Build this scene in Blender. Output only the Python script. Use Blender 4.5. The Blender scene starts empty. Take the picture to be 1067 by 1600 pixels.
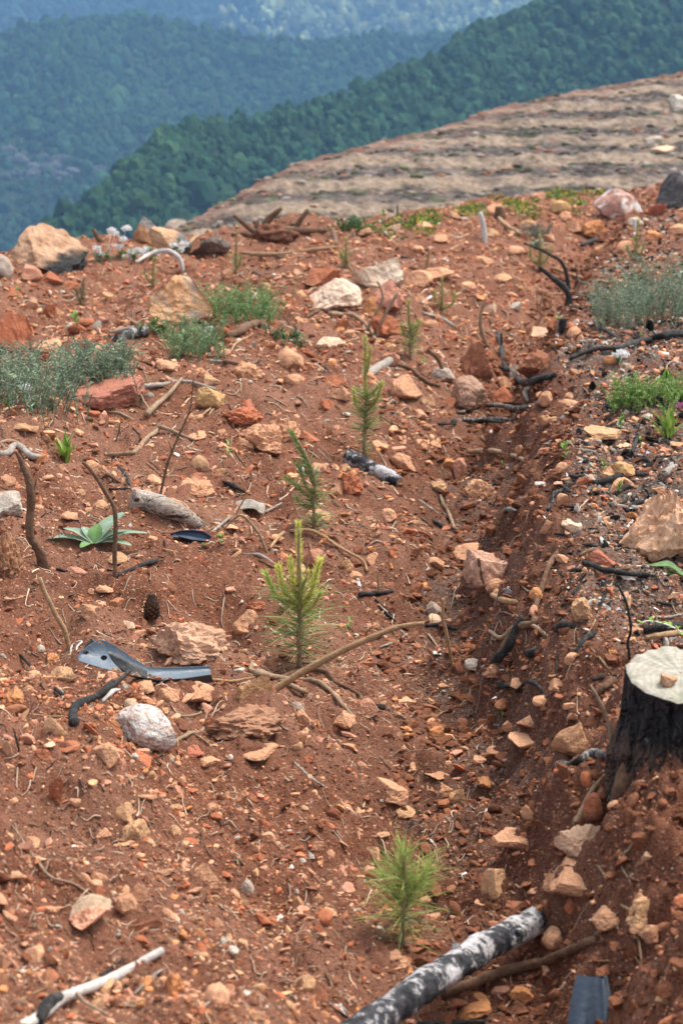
import bpy, bmesh, math, random
import numpy as np
from mathutils import Vector, Matrix

R = math.radians
rng = np.random.default_rng(7)
random.seed(7)
scene = bpy.context.scene

# ------------------------------------------------------------------ camera
CAM_Z, LENS, F, CX, CY = 1.5, 70.0, 3111.1, 533.5, 800.0
PITCH = R(11.8)
cam_data = bpy.data.cameras.new("camera")
cam = bpy.data.objects.new("camera", cam_data)
scene.collection.objects.link(cam)
cam.location = (0, 0, CAM_Z)
cam.rotation_euler = (R(90) - PITCH, 0, 0)
cam_data.sensor_fit = 'VERTICAL'
cam_data.sensor_height = 36.0
cam_data.lens = LENS
cam_data.clip_start = 0.05
cam_data.clip_end = 20000
cam_data.dof.use_dof = True
cam_data.dof.focus_distance = 6.2
cam_data.dof.aperture_fstop = 6.7
scene.camera = cam

# ------------------------------------------------------------------ light
SUN_EL, SUN_AZ = R(64), R(62)          # azimuth measured from +Y towards +X
world = bpy.data.worlds.new("World")
scene.world = world
world.use_nodes = True
nt = world.node_tree
bg = nt.nodes["Background"]
sky = nt.nodes.new("ShaderNodeTexSky")
sky.sky_type = 'NISHITA'
sky.sun_disc = False
sky.sun_elevation = SUN_EL
sky.sun_rotation = SUN_AZ
sky.dust_density = 3.0
sky.air_density = 1.0
ov = nt.nodes.new("ShaderNodeHueSaturation")     # thin cloud over the blue
ov.inputs['Saturation'].default_value = 0.28
nt.links.new(sky.outputs[0], ov.inputs['Color'])
nt.links.new(ov.outputs[0], bg.inputs[0])
bg.inputs[1].default_value = 0.15
sun_data = bpy.data.lights.new("sun", 'SUN')
sun_data.energy = 1.7
sun_data.angle = R(22)
sun_data.color = (1.0, 0.91, 0.79)
sun = bpy.data.objects.new("sun", sun_data)
scene.collection.objects.link(sun)
sd = Vector((math.sin(SUN_AZ) * math.cos(SUN_EL), math.cos(SUN_AZ) * math.cos(SUN_EL), math.sin(SUN_EL)))
sun.rotation_euler = sd.to_track_quat('Z', 'Y').to_euler()
sun.location = (0, 0, 30)
scene.view_settings.view_transform = 'Standard'
scene.view_settings.look = 'None'
scene.view_settings.exposure = 1.22
scene.view_settings.gamma = 1.0
scene.cycles.max_bounces = 6
scene.cycles.volume_bounces = 1
scene.cycles.sample_clamp_indirect = 4.0

# ------------------------------------------------------------------ noise
_P = np.random.default_rng(3).permutation(256)
_P = np.concatenate([_P, _P, _P])
_G3 = np.random.default_rng(4).normal(size=(256, 3)); _G3 /= np.linalg.norm(_G3, axis=1)[:, None]
_a = np.random.default_rng(5).uniform(0, 2 * np.pi, 256)
_G2 = np.stack([np.cos(_a), np.sin(_a)], 1)

def noise2(x, y):
    xi = np.floor(x).astype(np.int64); yi = np.floor(y).astype(np.int64)
    fx = x - xi; fy = y - yi
    xi &= 255; yi &= 255
    u = fx * fx * fx * (fx * (fx * 6 - 15) + 10); v = fy * fy * fy * (fy * (fy * 6 - 15) + 10)
    def g(a, b, dx, dy):
        h = _P[_P[a] + b]
        return _G2[h, 0] * dx + _G2[h, 1] * dy
    n00 = g(xi, yi, fx, fy); n10 = g(xi + 1, yi, fx - 1, fy)
    n01 = g(xi, yi + 1, fx, fy - 1); n11 = g(xi + 1, yi + 1, fx - 1, fy - 1)
    return 1.5 * ((n00 * (1 - u) + n10 * u) * (1 - v) + (n01 * (1 - u) + n11 * u) * v)

def noise3(p):
    pi = np.floor(p).astype(np.int64); f = p - pi; pi &= 255
    w = f * f * f * (f * (f * 6 - 15) + 10)
    r = 0
    for i in (0, 1):
        for j in (0, 1):
            for k in (0, 1):
                h = _P[_P[_P[pi[..., 0] + i] + pi[..., 1] + j] + pi[..., 2] + k]
                d = f - np.array([i, j, k])
                wt = (w[..., 0] if i else 1 - w[..., 0]) * (w[..., 1] if j else 1 - w[..., 1]) * (w[..., 2] if k else 1 - w[..., 2])
                r = r + wt * (_G3[h] * d).sum(-1)
    return 1.5 * r

def fbm3(p, o=4, lac=2.1, gain=0.5):
    r = 0; a = 1.0
    for i in range(o):
        r = r + a * noise3(p + 17.3 * i); p = p * lac; a *= gain
    return r

def smooth(e0, e1, x):
    t = np.clip((x - e0) / (e1 - e0), 0, 1)
    return t * t * (3 - 2 * t)

# ------------------------------------------------------------------ terrain height
TR_Y = np.array([0.0, 2.6, 3.3, 3.8, 4.5, 5.6, 7.0, 8.4, 11.3, 13.6, 15.4, 18, 23, 34, 60])
TR_X = np.array([.55, .50, .44, .37, .34, .40, .47, .62, .96, 1.30, 1.65, 2.1, 3.0, 5.2, 11])
PD = np.array([-30, -12, -8, -6.0, -4.7, -3.4, -2.7, -2.1, -1.4, -0.9, -0.55, -0.25, -0.08, 0.05, 0.12, 0.23, 0.35, 0.52, 1.0, 1.6, 2.5, 4, 7, 30])
PZ = np.array([.0, .0, .1, -.02, .15, -.13, .02, .17, .11, .02, -.09, -.21, -.28, -.26, -.11, .04, .12, .135, .13, .13, .2, .12, .2, .3])
_td = np.linspace(-30, 30, 6001)
_tz = np.interp(_td, PD, PZ)
_k = np.exp(-0.5 * (np.arange(-15, 16) / 3.0) ** 2); _k /= _k.sum()
_tz = np.convolve(np.pad(_tz, 15, mode='edge'), _k, mode='valid')
CU = np.array([-2, -.3, -.17, -.14, -.1, -.07, -.03, 0, .05, .09, .13, .17, .3, 2])
CD = np.array([15, 16, 17.5, 18.5, 18.5, 20, 21, 22.5, 26, 29, 31, 34, 40, 45.])
BUMPS = []      # (x, y, radius, height) filled below

def trench_d(x, y):
    d = x - np.interp(y, TR_Y, TR_X)
    return d + 0.10 * noise2(x * .8 + 1, y * .75 + 6) + 0.10 * noise2(x * 2.1 + 5, y * 1.7) + 0.05 * noise2(x * 5.6, y * 4.9 + 9) + .010 * noise2(x * 14, y * 12 + 3)

def H(x, y, micro=True):
    x = np.asarray(x, float); y = np.asarray(y, float)
    d = trench_d(x, y)
    near = 1 - smooth(17, 26, y)
    z = np.interp(d, _td, _tz) * (0.25 + 0.75 * near)
    z = z + 0.06 * noise2(x * .9, y * .9 + 3) + 0.075 * noise2(x * 1.9 + 7, y * 1.8)
    n3 = noise2(x * 4.3 + 2, y * 4.1); z = z + 0.040 * n3
    n4 = noise2(x * 9.7, y * 9.1 + 4)
    z = z + 0.026 * n4
    for bx, by, br, bh in BUMPS:
        z = z + bh * np.exp(-((x - bx) ** 2 + (y - by) ** 2) / (br * br))
    if micro:
        n5 = noise2(x * 21 + 3, y * 20)
        z = z + 0.010 * np.abs(n5) + 0.006 * noise2(x * 43, y * 41)
        z = z + 0.0055 * np.maximum(0, noise2(x * 70 + 1, y * 66) - .05) + 0.003 * noise2(x * 130, y * 120)
        # crumbly face of the bank
        wall = np.exp(-((d - .2) / .14) ** 2)
        z = z + wall * (0.075 * noise2(x * 6 + 40, y * 5) + 0.04 * noise2(x * 15 + 40, y * 13) + .022 * noise2(x * 36, y * 32))
    rr = np.hypot(x, y)
    c = np.interp(x / np.maximum(y, .5), CU, CD)
    t = np.maximum(0, y - c)
    fall = 0.02 * t * t / (1 + .06 * t)
    fall = np.minimum(fall, 7 + 0.15 * t)
    fall = np.where(fall > 160, 160 + (fall - 160) * 0.02, fall)
    z = z * np.exp(-t / 30) - fall * smooth(-5, 8, y)
    far = smooth(500, 900, rr)
    return z * (1 - far) + far * (-175 + 0 * x)

def ray(px, py):
    rx, ru = (px - CX) / F, (CY - py) / F
    c, s = math.cos(PITCH), math.sin(PITCH)
    return np.array([rx, c + ru * s, -s + ru * c])

_TS = np.concatenate([np.linspace(2.2, 12, 900), np.linspace(12.02, 70, 900)])
def gp(px, py):
    """the point of the ground seen at a pixel of the photograph"""
    r = ray(px, py)
    h = H(r[0] * _TS, r[1] * _TS, False) - (CAM_Z + r[2] * _TS)
    i = np.argmax(h > 0)
    if h[i] <= 0:
        i = len(_TS) - 1
    a, b = _TS[max(i - 1, 0)], _TS[i]
    for _ in range(12):
        m = .5 * (a + b)
        if H(r[0] * m, r[1] * m, False) > CAM_Z + r[2] * m: b = m
        else: a = m
    p = r * b + np.array([0, 0, CAM_Z])
    p[2] = float(H(p[0], p[1]))
    return p

def at_depth(px, py, depth_y):
    r = ray(px, py); t = depth_y / r[1]
    return r * t + np.array([0, 0, CAM_Z])

def scale_at(p):          # metres per photograph pixel
    return p[1] / math.cos(PITCH) / F * 1.0

for bpx, bpy_, rad, hgt in [(300, 905, .13, .07), (100, 700, .16, -.10), (60, 668, .2, .06), (235, 990, .12, -.05), (225, 935, .1, .05),
                            (90, 1270, .12, -.06), (380, 700, .2, .06), (420, 1120, .16, .05), (260, 1000, .15, .03), (840, 900, .13, .06),
                            (850, 690, .14, .07), (470, 375, .6, .22), (380, 375, .5, .12), (250, 600, .4, .06), (560, 470, .7, .12), (1075, 1240, .15, .06)]:
    q = gp(bpx, bpy_)
    BUMPS.append((q[0], q[1], rad, hgt))

_rb = np.random.default_rng(41)
for _ in range(95):          # lumps and hollows left by the digging
    yb = 2.9 * math.exp(_rb.uniform(0, 1) * math.log(16 / 2.9)); xb = yb * _rb.uniform(-.2, .14)
    BUMPS.append((xb, yb, _rb.uniform(.06, .17), _rb.choice([-1, 1, 1]) * _rb.uniform(.018, .05)))
for xb, yb, rb, zb in [(.60, 4.10, .08, .115), (.645, 4.0, .06, .15)]:      # soil packed against the stump
    BUMPS.append((xb, yb, rb, zb - float(H(xb, yb, False))))

# ------------------------------------------------------------------ mesh + object helpers
def mesh_arrays(name, V, faces, col=None, smooth_=True, mat=None, extra=None):
    """faces: list of int arrays, each (m, k)"""
    me = bpy.data.meshes.new(name)
    V = np.ascontiguousarray(V, dtype=np.float32)
    me.vertices.add(len(V)); me.vertices.foreach_set('co', V.ravel())
    loops = np.concatenate([f.ravel() for f in faces]).astype(np.int32)
    starts = []; o = 0
    for f in faces:
        starts.append(o + np.arange(len(f)) * f.shape[1]); o += f.size
    starts = np.concatenate(starts).astype(np.int32)
    me.loops.add(len(loops)); me.loops.foreach_set('vertex_index', loops)
    me.polygons.add(len(starts)); me.polygons.foreach_set('loop_start', starts)
    me.polygons.foreach_set('use_smooth', np.full(len(starts), smooth_, dtype=bool))
    if col is not None:
        col = np.asarray(col, dtype=np.float32)
        if col.shape[1] == 3: col = np.concatenate([col, np.ones((len(col), 1), np.float32)], 1)
        a = me.attributes.new('Col', 'FLOAT_COLOR', 'POINT'); a.data.foreach_set('color', np.ascontiguousarray(col).ravel())
    for k, v in (extra or {}).items():
        a = me.attributes.new(k, 'FLOAT', 'POINT'); a.data.foreach_set('value', np.ascontiguousarray(v, dtype=np.float32))
    me.update(calc_edges=True)
    if mat: me.materials.append(mat)
    return me

def link(name, me, parent=None, loc=None):
    o = bpy.data.objects.new(name, me)
    scene.collection.objects.link(o)
    if loc is not None: o.location = loc
    if parent is not None: o.parent = parent
    return o

def empty(name, loc):
    o = bpy.data.objects.new(name, None)
    scene.collection.objects.link(o); o.location = loc; o.empty_display_size = .05
    return o

def tag(o, label=None, cat=None, group=None, kind=None):
    if label: o['label'] = label
    if cat: o['category'] = cat
    if group: o['group'] = group
    if kind: o['kind'] = kind
    return o

def ico(sub):
    bm = bmesh.new(); bmesh.ops.create_icosphere(bm, subdivisions=sub, radius=1.0)
    V = np.array([v.co[:] for v in bm.verts]); Fc = np.array([[v.index for v in f.verts] for f in bm.faces])
    bm.free(); return V, Fc
ICO = {s: ico(s) for s in (1, 2, 3, 4, 5)}

def grid_faces(nr, nc, wrap=False):
    i = np.arange(nr - 1)[:, None]; j = np.arange(nc if wrap else nc - 1)[None, :]
    a = i * nc + j; b = i * nc + (j + 1) % nc
    return np.stack([a, b, b + nc, a + nc], -1).reshape(-1, 4)

class Bag:
    """collects pieces that form ONE mesh"""
    def __init__(s): s.V = []; s.F = {}; s.C = []; s.n = 0
    def add(s, V, Fs, C=None):
        V = np.asarray(V, float)
        for f in (Fs if isinstance(Fs, list) else [Fs]):
            s.F.setdefault(f.shape[1], []).append(np.asarray(f) + s.n)
        s.V.append(V); s.n += len(V)
        if C is None: C = (1, 1, 1)
        C = np.asarray(C, float)
        s.C.append(np.broadcast_to(C, (len(V), 3)) if C.ndim == 1 else C)
    def mesh(s, name, mat, off=None, smooth_=True):
        V = np.concatenate(s.V)
        if off is not None: V = V - np.asarray(off)
        return mesh_arrays(name, V, [np.concatenate(f) for f in s.F.values()], np.concatenate(s.C), smooth_, mat)

def tube(pts, rad, sides=8, rough=.12, seed=0, sub=6, cap=True):
    """a tapering, slightly knotty tube along a smoothed polyline"""
    P = np.asarray(pts, float); n = len(P)
    rad = np.interp(np.linspace(0, 1, n), np.linspace(0, 1, len(rad)), rad) if len(rad) != n else np.asarray(rad, float)
    if n > 2:
        Q = np.concatenate([[2 * P[0] - P[1]], P, [2 * P[-1] - P[-2]]])
        out = []; ro = []
        for i in range(n - 1):
            p0, p1, p2, p3 = Q[i:i + 4]
            for t in np.linspace(0, 1, sub, endpoint=False):
                out.append(.5 * (2 * p1 + (p2 - p0) * t + (2 * p0 - 5 * p1 + 4 * p2 - p3) * t * t + (3 * p1 - p0 - 3 * p2 + p3) * t ** 3))
                ro.append(rad[i] * (1 - t) + rad[i + 1] * t)
        out.append(P[-1]); ro.append(rad[-1]); P = np.array(out); rad = np.array(ro)
    else:
        t = np.linspace(0, 1, 8)[:, None]; P = P[0] * (1 - t) + P[1] * t; rad = rad[0] * (1 - t[:, 0]) + rad[1] * t[:, 0]
    P = P + rough * rad[:, None] * np.stack([noise3(P / (rad.max() * 9) + 31 * k + seed) for k in range(3)], -1) * 2.0
    T = np.gradient(P, axis=0); T /= np.linalg.norm(T, axis=1)[:, None] + 1e-9
    ref = np.array([0.31, .17, .93]) if abs(T[0, 2]) < .85 else np.array([.9, .3, .1])
    A = np.cross(T, ref); A /= np.linalg.norm(A, axis=1)[:, None] + 1e-9
    B = np.cross(T, A)
    th = np.linspace(0, 2 * np.pi, sides, endpoint=False)
    ring = A[:, None, :] * np.cos(th)[None, :, None] + B[:, None, :] * np.sin(th)[None, :, None]
    V = P[:, None, :] + ring * rad[:, None, None]
    k = 1 + rough * (fbm3(V / (rad.max() * 2.5) + seed * 3.1, 2))
    V = P[:, None, :] + ring * (rad[:, None] * k)[..., None]
    nr = len(P); V = V.reshape(-1, 3); Fs = [grid_faces(nr, sides, True)]
    if cap:
        V = np.concatenate([V, P[[0]], P[[-1]]]); j = np.arange(sides); c0 = nr * sides
        Fs.append(np.concatenate([np.stack([np.full(sides, c0), (j + 1) % sides, j], 1),
                                  np.stack([np.full(sides, c0 + 1), (nr - 1) * sides + j, (nr - 1) * sides + (j + 1) % sides], 1)]))
    return V, Fs

# ------------------------------------------------------------------ materials
class NT:
    def __init__(s, name):
        s.m = bpy.data.materials.new(name); s.m.use_nodes = True; s.t = s.m.node_tree
        s.b = s.t.nodes['Principled BSDF']; s.out = s.t.nodes['Material Output']
    def n(s, typ, **kw):
        x = s.t.nodes.new(typ)
        for k, v in kw.items(): setattr(x, k, v)
        return x
    def l(s, a, b): s.t.links.new(a, b)
    def noise(s, scale, detail=4, rough=.55, vec=None, dist=0):
        x = s.n('ShaderNodeTexNoise'); x.inputs['Scale'].default_value = scale; x.inputs['Detail'].default_value = detail
        x.inputs['Roughness'].default_value = rough; x.inputs['Distortion'].default_value = dist
        s.l(vec if vec is not None else s.pos(), x.inputs['Vector']); return x.outputs['Fac']
    def pos(s):
        if not hasattr(s, '_g'): s._g = s.n('ShaderNodeTexCoord').outputs['Object']
        return s._g
    def wpos(s):
        if not hasattr(s, '_w'): s._w = s.n('ShaderNodeNewGeometry').outputs['Position']
        return s._w
    def ramp(s, fac, stops, interp='LINEAR'):
        r = s.n('ShaderNodeValToRGB'); r.color_ramp.interpolation = interp
        e = r.color_ramp.elements
        while len(e) < len(stops): e.new(.5)
        for i, (p, c) in enumerate(stops):
            e[i].position = p; e[i].color = (*c, 1) if len(c) == 3 else c
        s.l(fac, r.inputs[0]); return r.outputs[0]
    def mix(s, fac, a, b, mode='MIX'):
        x = s.n('ShaderNodeMix', data_type='RGBA', blend_type=mode)
        if isinstance(fac, (int, float)): x.inputs[0].default_value = fac
        else: s.l(fac, x.inputs[0])
        for v, i in ((a, 6), (b, 7)):
            if isinstance(v, tuple): x.inputs[i].default_value = (*v, 1) if len(v) == 3 else v
            else: s.l(v, x.inputs[i])
        return x.outputs[2]
    def math(s, op, a, b=0.0):
        x = s.n('ShaderNodeMath', operation=op)
        for v, i in ((a, 0), (b, 1)):
            if isinstance(v, (int, float)): x.inputs[i].default_value = v
            else: s.l(v, x.inputs[i])
        return x.outputs[0]
    def bump(s, h, strength=.5, dist=.01):
        b = s.n('ShaderNodeBump'); b.inputs['Strength'].default_value = strength; b.inputs['Distance'].default_value = dist
        s.l(h, b.inputs['Height']); s.l(b.outputs[0], s.b.inputs['Normal'])
    def attr(s, name, out='Color'):
        a = s.n('ShaderNodeAttribute', attribute_name=name); return a.outputs[out]
    def done(s, col=None, rough=.9, spec=.2):
        if col is not None:
            if isinstance(col, tuple): s.b.inputs['Base Color'].default_value = (*col, 1)
            else: s.l(col, s.b.inputs['Base Color'])
        if isinstance(rough, (int, float)): s.b.inputs['Roughness'].default_value = rough
        else: s.l(rough, s.b.inputs['Roughness'])
        s.b.inputs['Specular IOR Level'].default_value = spec
        return s.m

SOIL_D, SOIL_M, SOIL_L = (.092, .034, .019), (.185, .071, .039), (.32, .155, .094)

def mat_soil():
    m = NT('red_soil')
    big = m.noise(1.3, 5); mid = m.noise(11, 6, .65); fine = m.noise(85, 5, .7); grain = m.noise(330, 3, .7)
    c = m.ramp(mid, [(.30, SOIL_D), (.52, SOIL_M), (.75, SOIL_L)])
    c2 = m.ramp(fine, [(.33, SOIL_D), (.5, SOIL_M), (.62, (.25, .10, .055)), (.75, (.38, .20, .125))])
    c = m.mix(.55, c, c2)
    c = m.mix(m.ramp(big, [(.42, (0, 0, 0)), (.62, (1, 1, 1))]), c, m.mix(.55, c, (.31, .16, .105)))
    c = m.mix(m.ramp(m.noise(2.7, 5, .6), [(.52, (0, 0, 0)), (.68, (.8, .8, .8))]), c, m.mix(1.0, c, (.62, .54, .50), 'MULTIPLY'))
    c = m.mix(m.ramp(grain, [(.60, (0, 0, 0)), (.72, (1, 1, 1))]), c, (.42, .24, .155))
    c = m.mix(m.math('MULTIPLY', m.attr('damp_shade', 'Fac'), .85), c, m.mix(1.0, c, (.44, .385, .37), 'MULTIPLY'))  # damp earth and painted trench shade share this darkening
    # crumbs: two sizes of cells, each with its own tone
    def cells(scale, keep):
        vo = m.n('ShaderNodeTexVoronoi'); vo.inputs['Scale'].default_value = scale; m.l(m.pos(), vo.inputs['Vector'])
        sp = m.n('ShaderNodeSeparateColor'); m.l(vo.outputs['Color'], sp.inputs[0])
        tone = m.ramp(sp.outputs[0], [(.0, (.08, .033, .021)), (.35, (.165, .07, .044)), (.62, (.25, .122, .08)), (.84, (.33, .175, .11)), (.98, (.40, .245, .165))])
        on = m.math('MULTIPLY', m.math('GREATER_THAN', sp.outputs[1], keep), m.math('LESS_THAN', vo.outputs['Distance'], .42))
        return tone, on, m.math('MULTIPLY', on, m.math('SUBTRACT', .45, vo.outputs['Distance']))
    t1, o1, h1 = cells(75, .52); t2, o2, h2 = cells(190, .35)
    c = m.mix(m.math('MULTIPLY', o2, .75), c, t2); c = m.mix(m.math('MULTIPLY', o1, .8), c, t1)
    ch = m.attr('char', 'Fac')
    cf = m.math('MULTIPLY', ch, m.ramp(m.noise(7, 5, .7), [(.38, (0, 0, 0)), (.6, (1, 1, 1))]))
    dark = m.ramp(fine, [(.32, (.03, .026, .023)), (.46, (.095, .07, .057)), (.58, (.21, .165, .135)), (.68, (.40, .365, .33))])
    c = m.mix(cf, c, dark)
    h = m.math('ADD', m.math('MULTIPLY', fine, .6), m.math('MULTIPLY', grain, .3))
    h = m.math('ADD', h, m.math('MULTIPLY', mid, 1.2))
    h = m.math('ADD', h, m.math('ADD', m.math('MULTIPLY', h1, 1.6), m.math('MULTIPLY', h2, .8)))
    m.bump(h, .85, .016)
    return m.done(c, .95, .12)

def mat_rock():
    m = NT('limestone')
    info = m.n('ShaderNodeObjectInfo')
    rv = m.n('ShaderNodeVectorMath', operation='ADD'); m.l(m.pos(), rv.inputs[0])
    k = m.n('ShaderNodeVectorMath', operation='SCALE'); k.inputs['Scale'].default_value = 37.0
    m.l(info.outputs['Location'], k.inputs[0]); m.l(k.outputs[0], rv.inputs[1])
    v = rv.outputs[0]
    a = m.noise(14, 6, .65, v); b = m.noise(70, 5, .7, v); c3 = m.noise(260, 3, .7, v); big = m.noise(5, 4, .6, v)
    base = info.outputs['Color']
    c = m.mix(1.0, base, m.ramp(a, [(.25, (.74, .71, .70)), (.5, (1.05, 1.05, 1.05)), (.75, (1.25, 1.23, 1.2))]), 'MULTIPLY')
    c = m.mix(1.0, c, m.ramp(b, [(.3, (.72, .70, .68)), (.5, (1, 1, 1)), (.7, (1.12, 1.12, 1.1))]), 'MULTIPLY')
    c = m.mix(m.ramp(big, [(.45, (0, 0, 0)), (.62, (.5, .5, .5))]), c, m.mix(.5, c, (.40, .19, .10)))
    c = m.mix(m.ramp(b, [(.60, (0, 0, 0)), (.72, (.6, .6, .6))]), c, (.21, .085, .05))
    # red earth clinging to the lower half and the hollows
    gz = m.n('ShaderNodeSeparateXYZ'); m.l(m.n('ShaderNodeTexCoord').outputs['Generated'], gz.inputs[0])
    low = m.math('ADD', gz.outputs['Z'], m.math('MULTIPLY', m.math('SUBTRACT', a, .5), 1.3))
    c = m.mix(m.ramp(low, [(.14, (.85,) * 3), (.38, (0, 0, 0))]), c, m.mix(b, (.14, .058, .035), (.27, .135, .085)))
    vo = m.n('ShaderNodeTexVoronoi', feature='DISTANCE_TO_EDGE'); vo.inputs['Scale'].default_value = 30; m.l(v, vo.inputs['Vector'])
    crack = m.ramp(vo.outputs['Distance'], [(0, (0, 0, 0)), (.05, (1, 1, 1))])
    b = m.math('ADD', b, m.math('MULTIPLY', crack, .18))
    m.bump(m.math('ADD', m.math('MULTIPLY', b, 1.0), m.math('ADD', m.math('MULTIPLY', c3, .35), m.math('MULTIPLY', a, 1.5))), .8, .010)
    return m.done(c, .9, .2)

def mat_vcol(name, rough=.9, var=.35, scale=60, spec=.15, transl=0.0, bump=0.0):
    m = NT(name)
    c = m.attr('Col')
    if var: c = m.mix(1.0, c, m.ramp(m.noise(scale, 4, .65), [(.28, (1 - var,) * 3), (.72, (1 + var * .8,) * 3)]), 'MULTIPLY')
    if bump: m.bump(m.noise(scale * 2, 4, .7), .7, bump)
    mm = m.done(c, rough, spec)
    if transl:
        t = m.n('ShaderNodeBsdfTranslucent'); m.l(c, t.inputs[0])
        x = m.n('ShaderNodeMixShader'); x.inputs[0].default_value = transl
        m.l(m.b.outputs[0], x.inputs[1]); m.l(t.outputs[0], x.inputs[2]); m.l(x.outputs[0], m.out.inputs[0])
    return mm

def mat_wood(name, stops, scale=26, stretch=.18, rough=.85, bump=.006, spec=.2):
    m = NT(name)
    n1 = m.noise(scale, 6, .7); n2 = m.noise(scale * 5, 4, .7)
    f = m.math('ADD', m.math('MULTIPLY', n1, .65), m.math('MULTIPLY', n2, .35))
    m.bump(m.math('ADD', n2, n1), .8, bump)
    return m.done(m.ramp(f, stops), rough, spec)

M = {}
M['soil'] = mat_soil()
M['rock'] = mat_rock()
M['pebble'] = mat_vcol('pebbles', .92, .35, 120, .12, bump=.003)
M['leaf'] = mat_vcol('leaf', .6, .25, 40, .3, transl=.25)
M['needle'] = mat_vcol('pine_needle', .55, .15, 60, .35, transl=.2)
M['far_leaf'] = mat_vcol('far_foliage', .9, .25, .3, .05)
M['litter'] = mat_vcol('litter', .85, .3, 90, .2)
M['bark'] = mat_wood('brown_bark', [(.3, (.045, .024, .014)), (.5, (.15, .082, .048)), (.7, (.29, .18, .115))])
M['root'] = mat_wood('bare_root', [(.3, (.14, .08, .045)), (.5, (.32, .215, .135)), (.7, (.46, .35, .25))], 40)
M['tan'] = mat_wood('tan_wood', [(.3, (.16, .085, .04)), (.5, (.36, .22, .115)), (.7, (.50, .35, .21))], 30)
M['grey'] = mat_wood('weathered_wood', [(.3, (.10, .08, .065)), (.48, (.30, .255, .21)), (.7, (.52, .47, .41))], 34)
M['cone'] = mat_wood('cone_scale', [(.3, (.075, .045, .03)), (.5, (.19, .12, .08)), (.7, (.34, .235, .165))], 60)
def mat_grain():
    m = NT('grained_wood'); mp = m.n('ShaderNodeMapping'); mp.inputs['Scale'].default_value = (.10, 1, 1); mp.inputs['Rotation'].default_value = (0, R(18), R(-12)); m.l(m.pos(), mp.inputs[0])
    g = m.noise(120, 5, .65, mp.outputs[0]); g2 = m.noise(34, 5, .7, mp.outputs[0]); n = m.noise(16, 4)
    c = m.ramp(g, [(.3, (.12, .09, .07)), (.48, (.36, .30, .24)), (.68, (.58, .52, .45))])
    c = m.mix(m.ramp(g2, [(.36, (1, 1, 1)), (.44, (0, 0, 0))]), c, (.05, .036, .028)); c = m.mix(m.ramp(n, [(.5, (0, 0, 0)), (.7, (.7,) * 3)]), c, (.26, .15, .09))
    m.bump(m.math('ADD', g2, m.math('MULTIPLY', g, .5)), 1, .014)
    return m.done(c, .9, .15)
M['grain'] = mat_grain()
M['white'] = mat_wood('bleached_wood', [(.3, (.30, .26, .22)), (.5, (.55, .51, .46)), (.7, (.66, .63, .59))], 34)
M['char'] = mat_wood('charred_wood', [(.33, (.009, .009, .009)), (.50, (.026, .024, .023)), (.60, (.085, .075, .068)), (.70, (.26, .23, .20))], 34, rough=.75, spec=.25, bump=.010)
M['ash'] = mat_wood('ash_bark', [(.40, (.016, .016, .018)), (.485, (.055, .055, .06)), (.525, (.36, .34, .335)), (.62, (.55, .53, .53))], 8.5, rough=.88, bump=.014)
M['ashchar'] = mat_wood('half_burnt_wood', [(.38, (.012, .012, .012)), (.50, (.05, .047, .044)), (.57, (.30, .28, .26)), (.68, (.55, .53, .5))], 24)
# ------------------------------------------------------------------ ground: one sheet from the camera's feet to the horizon
def build_ground():
    a_in = np.linspace(-R(11.5), R(11.5), 330)
    a_out = R(11.5) + np.cumsum(np.linspace(R(.12), R(5.2), 62)); a_out = a_out[a_out < R(178)]
    ang = np.concatenate([-a_out[::-1], a_in, a_out])
    rr = [0.4]
    while rr[-1] < 6000:
        y = rr[-1]
        if y < 2.3: st = .12
        elif y < 46: st = min(max(.0011 * y * y * .62, .0065), .004 * y + .004)
        else: st = y * .06
        rr.append(y + st)
    rr = np.array(rr)
    A, Rr = np.meshgrid(ang, rr)
    X, Y = np.sin(A) * Rr, np.cos(A) * Rr
    Z = H(X, Y)
    V = np.stack([X, Y, Z], -1).reshape(-1, 3)
    d = trench_d(X, Y)
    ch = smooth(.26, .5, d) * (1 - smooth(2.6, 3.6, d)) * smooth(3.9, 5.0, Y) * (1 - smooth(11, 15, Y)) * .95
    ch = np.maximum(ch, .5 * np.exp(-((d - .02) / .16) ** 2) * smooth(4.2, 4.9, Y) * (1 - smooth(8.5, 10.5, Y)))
    damp_sh = np.exp(-((d - .08) / .30) ** 2) * smooth(3.2, 4.4, Y) * (1 - smooth(11, 15, Y))  # darker along trench and bank: damp soil plus shade painted in
    damp_sh = np.clip(damp_sh + .5 * smooth(.25, .7, noise2(X * 1.6 + 3, Y * 1.5)) * (1 - smooth(6, 9, Y)), 0, 1)
    # close the sheet behind the camera and fill the middle
    Fc = grid_faces(len(rr), len(ang), True)[:, ::-1]
    c0 = len(V)
    V = np.concatenate([V, [[0, 0, float(H(0.0, 0.0))]]])
    j = np.arange(len(ang)); tri = np.stack([np.full(len(ang), c0), (j + 1) % len(ang), j], 1)
    me = mesh_arrays('ground', V, [Fc, tri], None, True, M['soil'], {'char': np.append(ch.ravel(), 0), 'damp_shade': np.append(damp_sh.ravel(), 0)})
    tag(link('ground', me), kind='structure')
build_ground()

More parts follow.
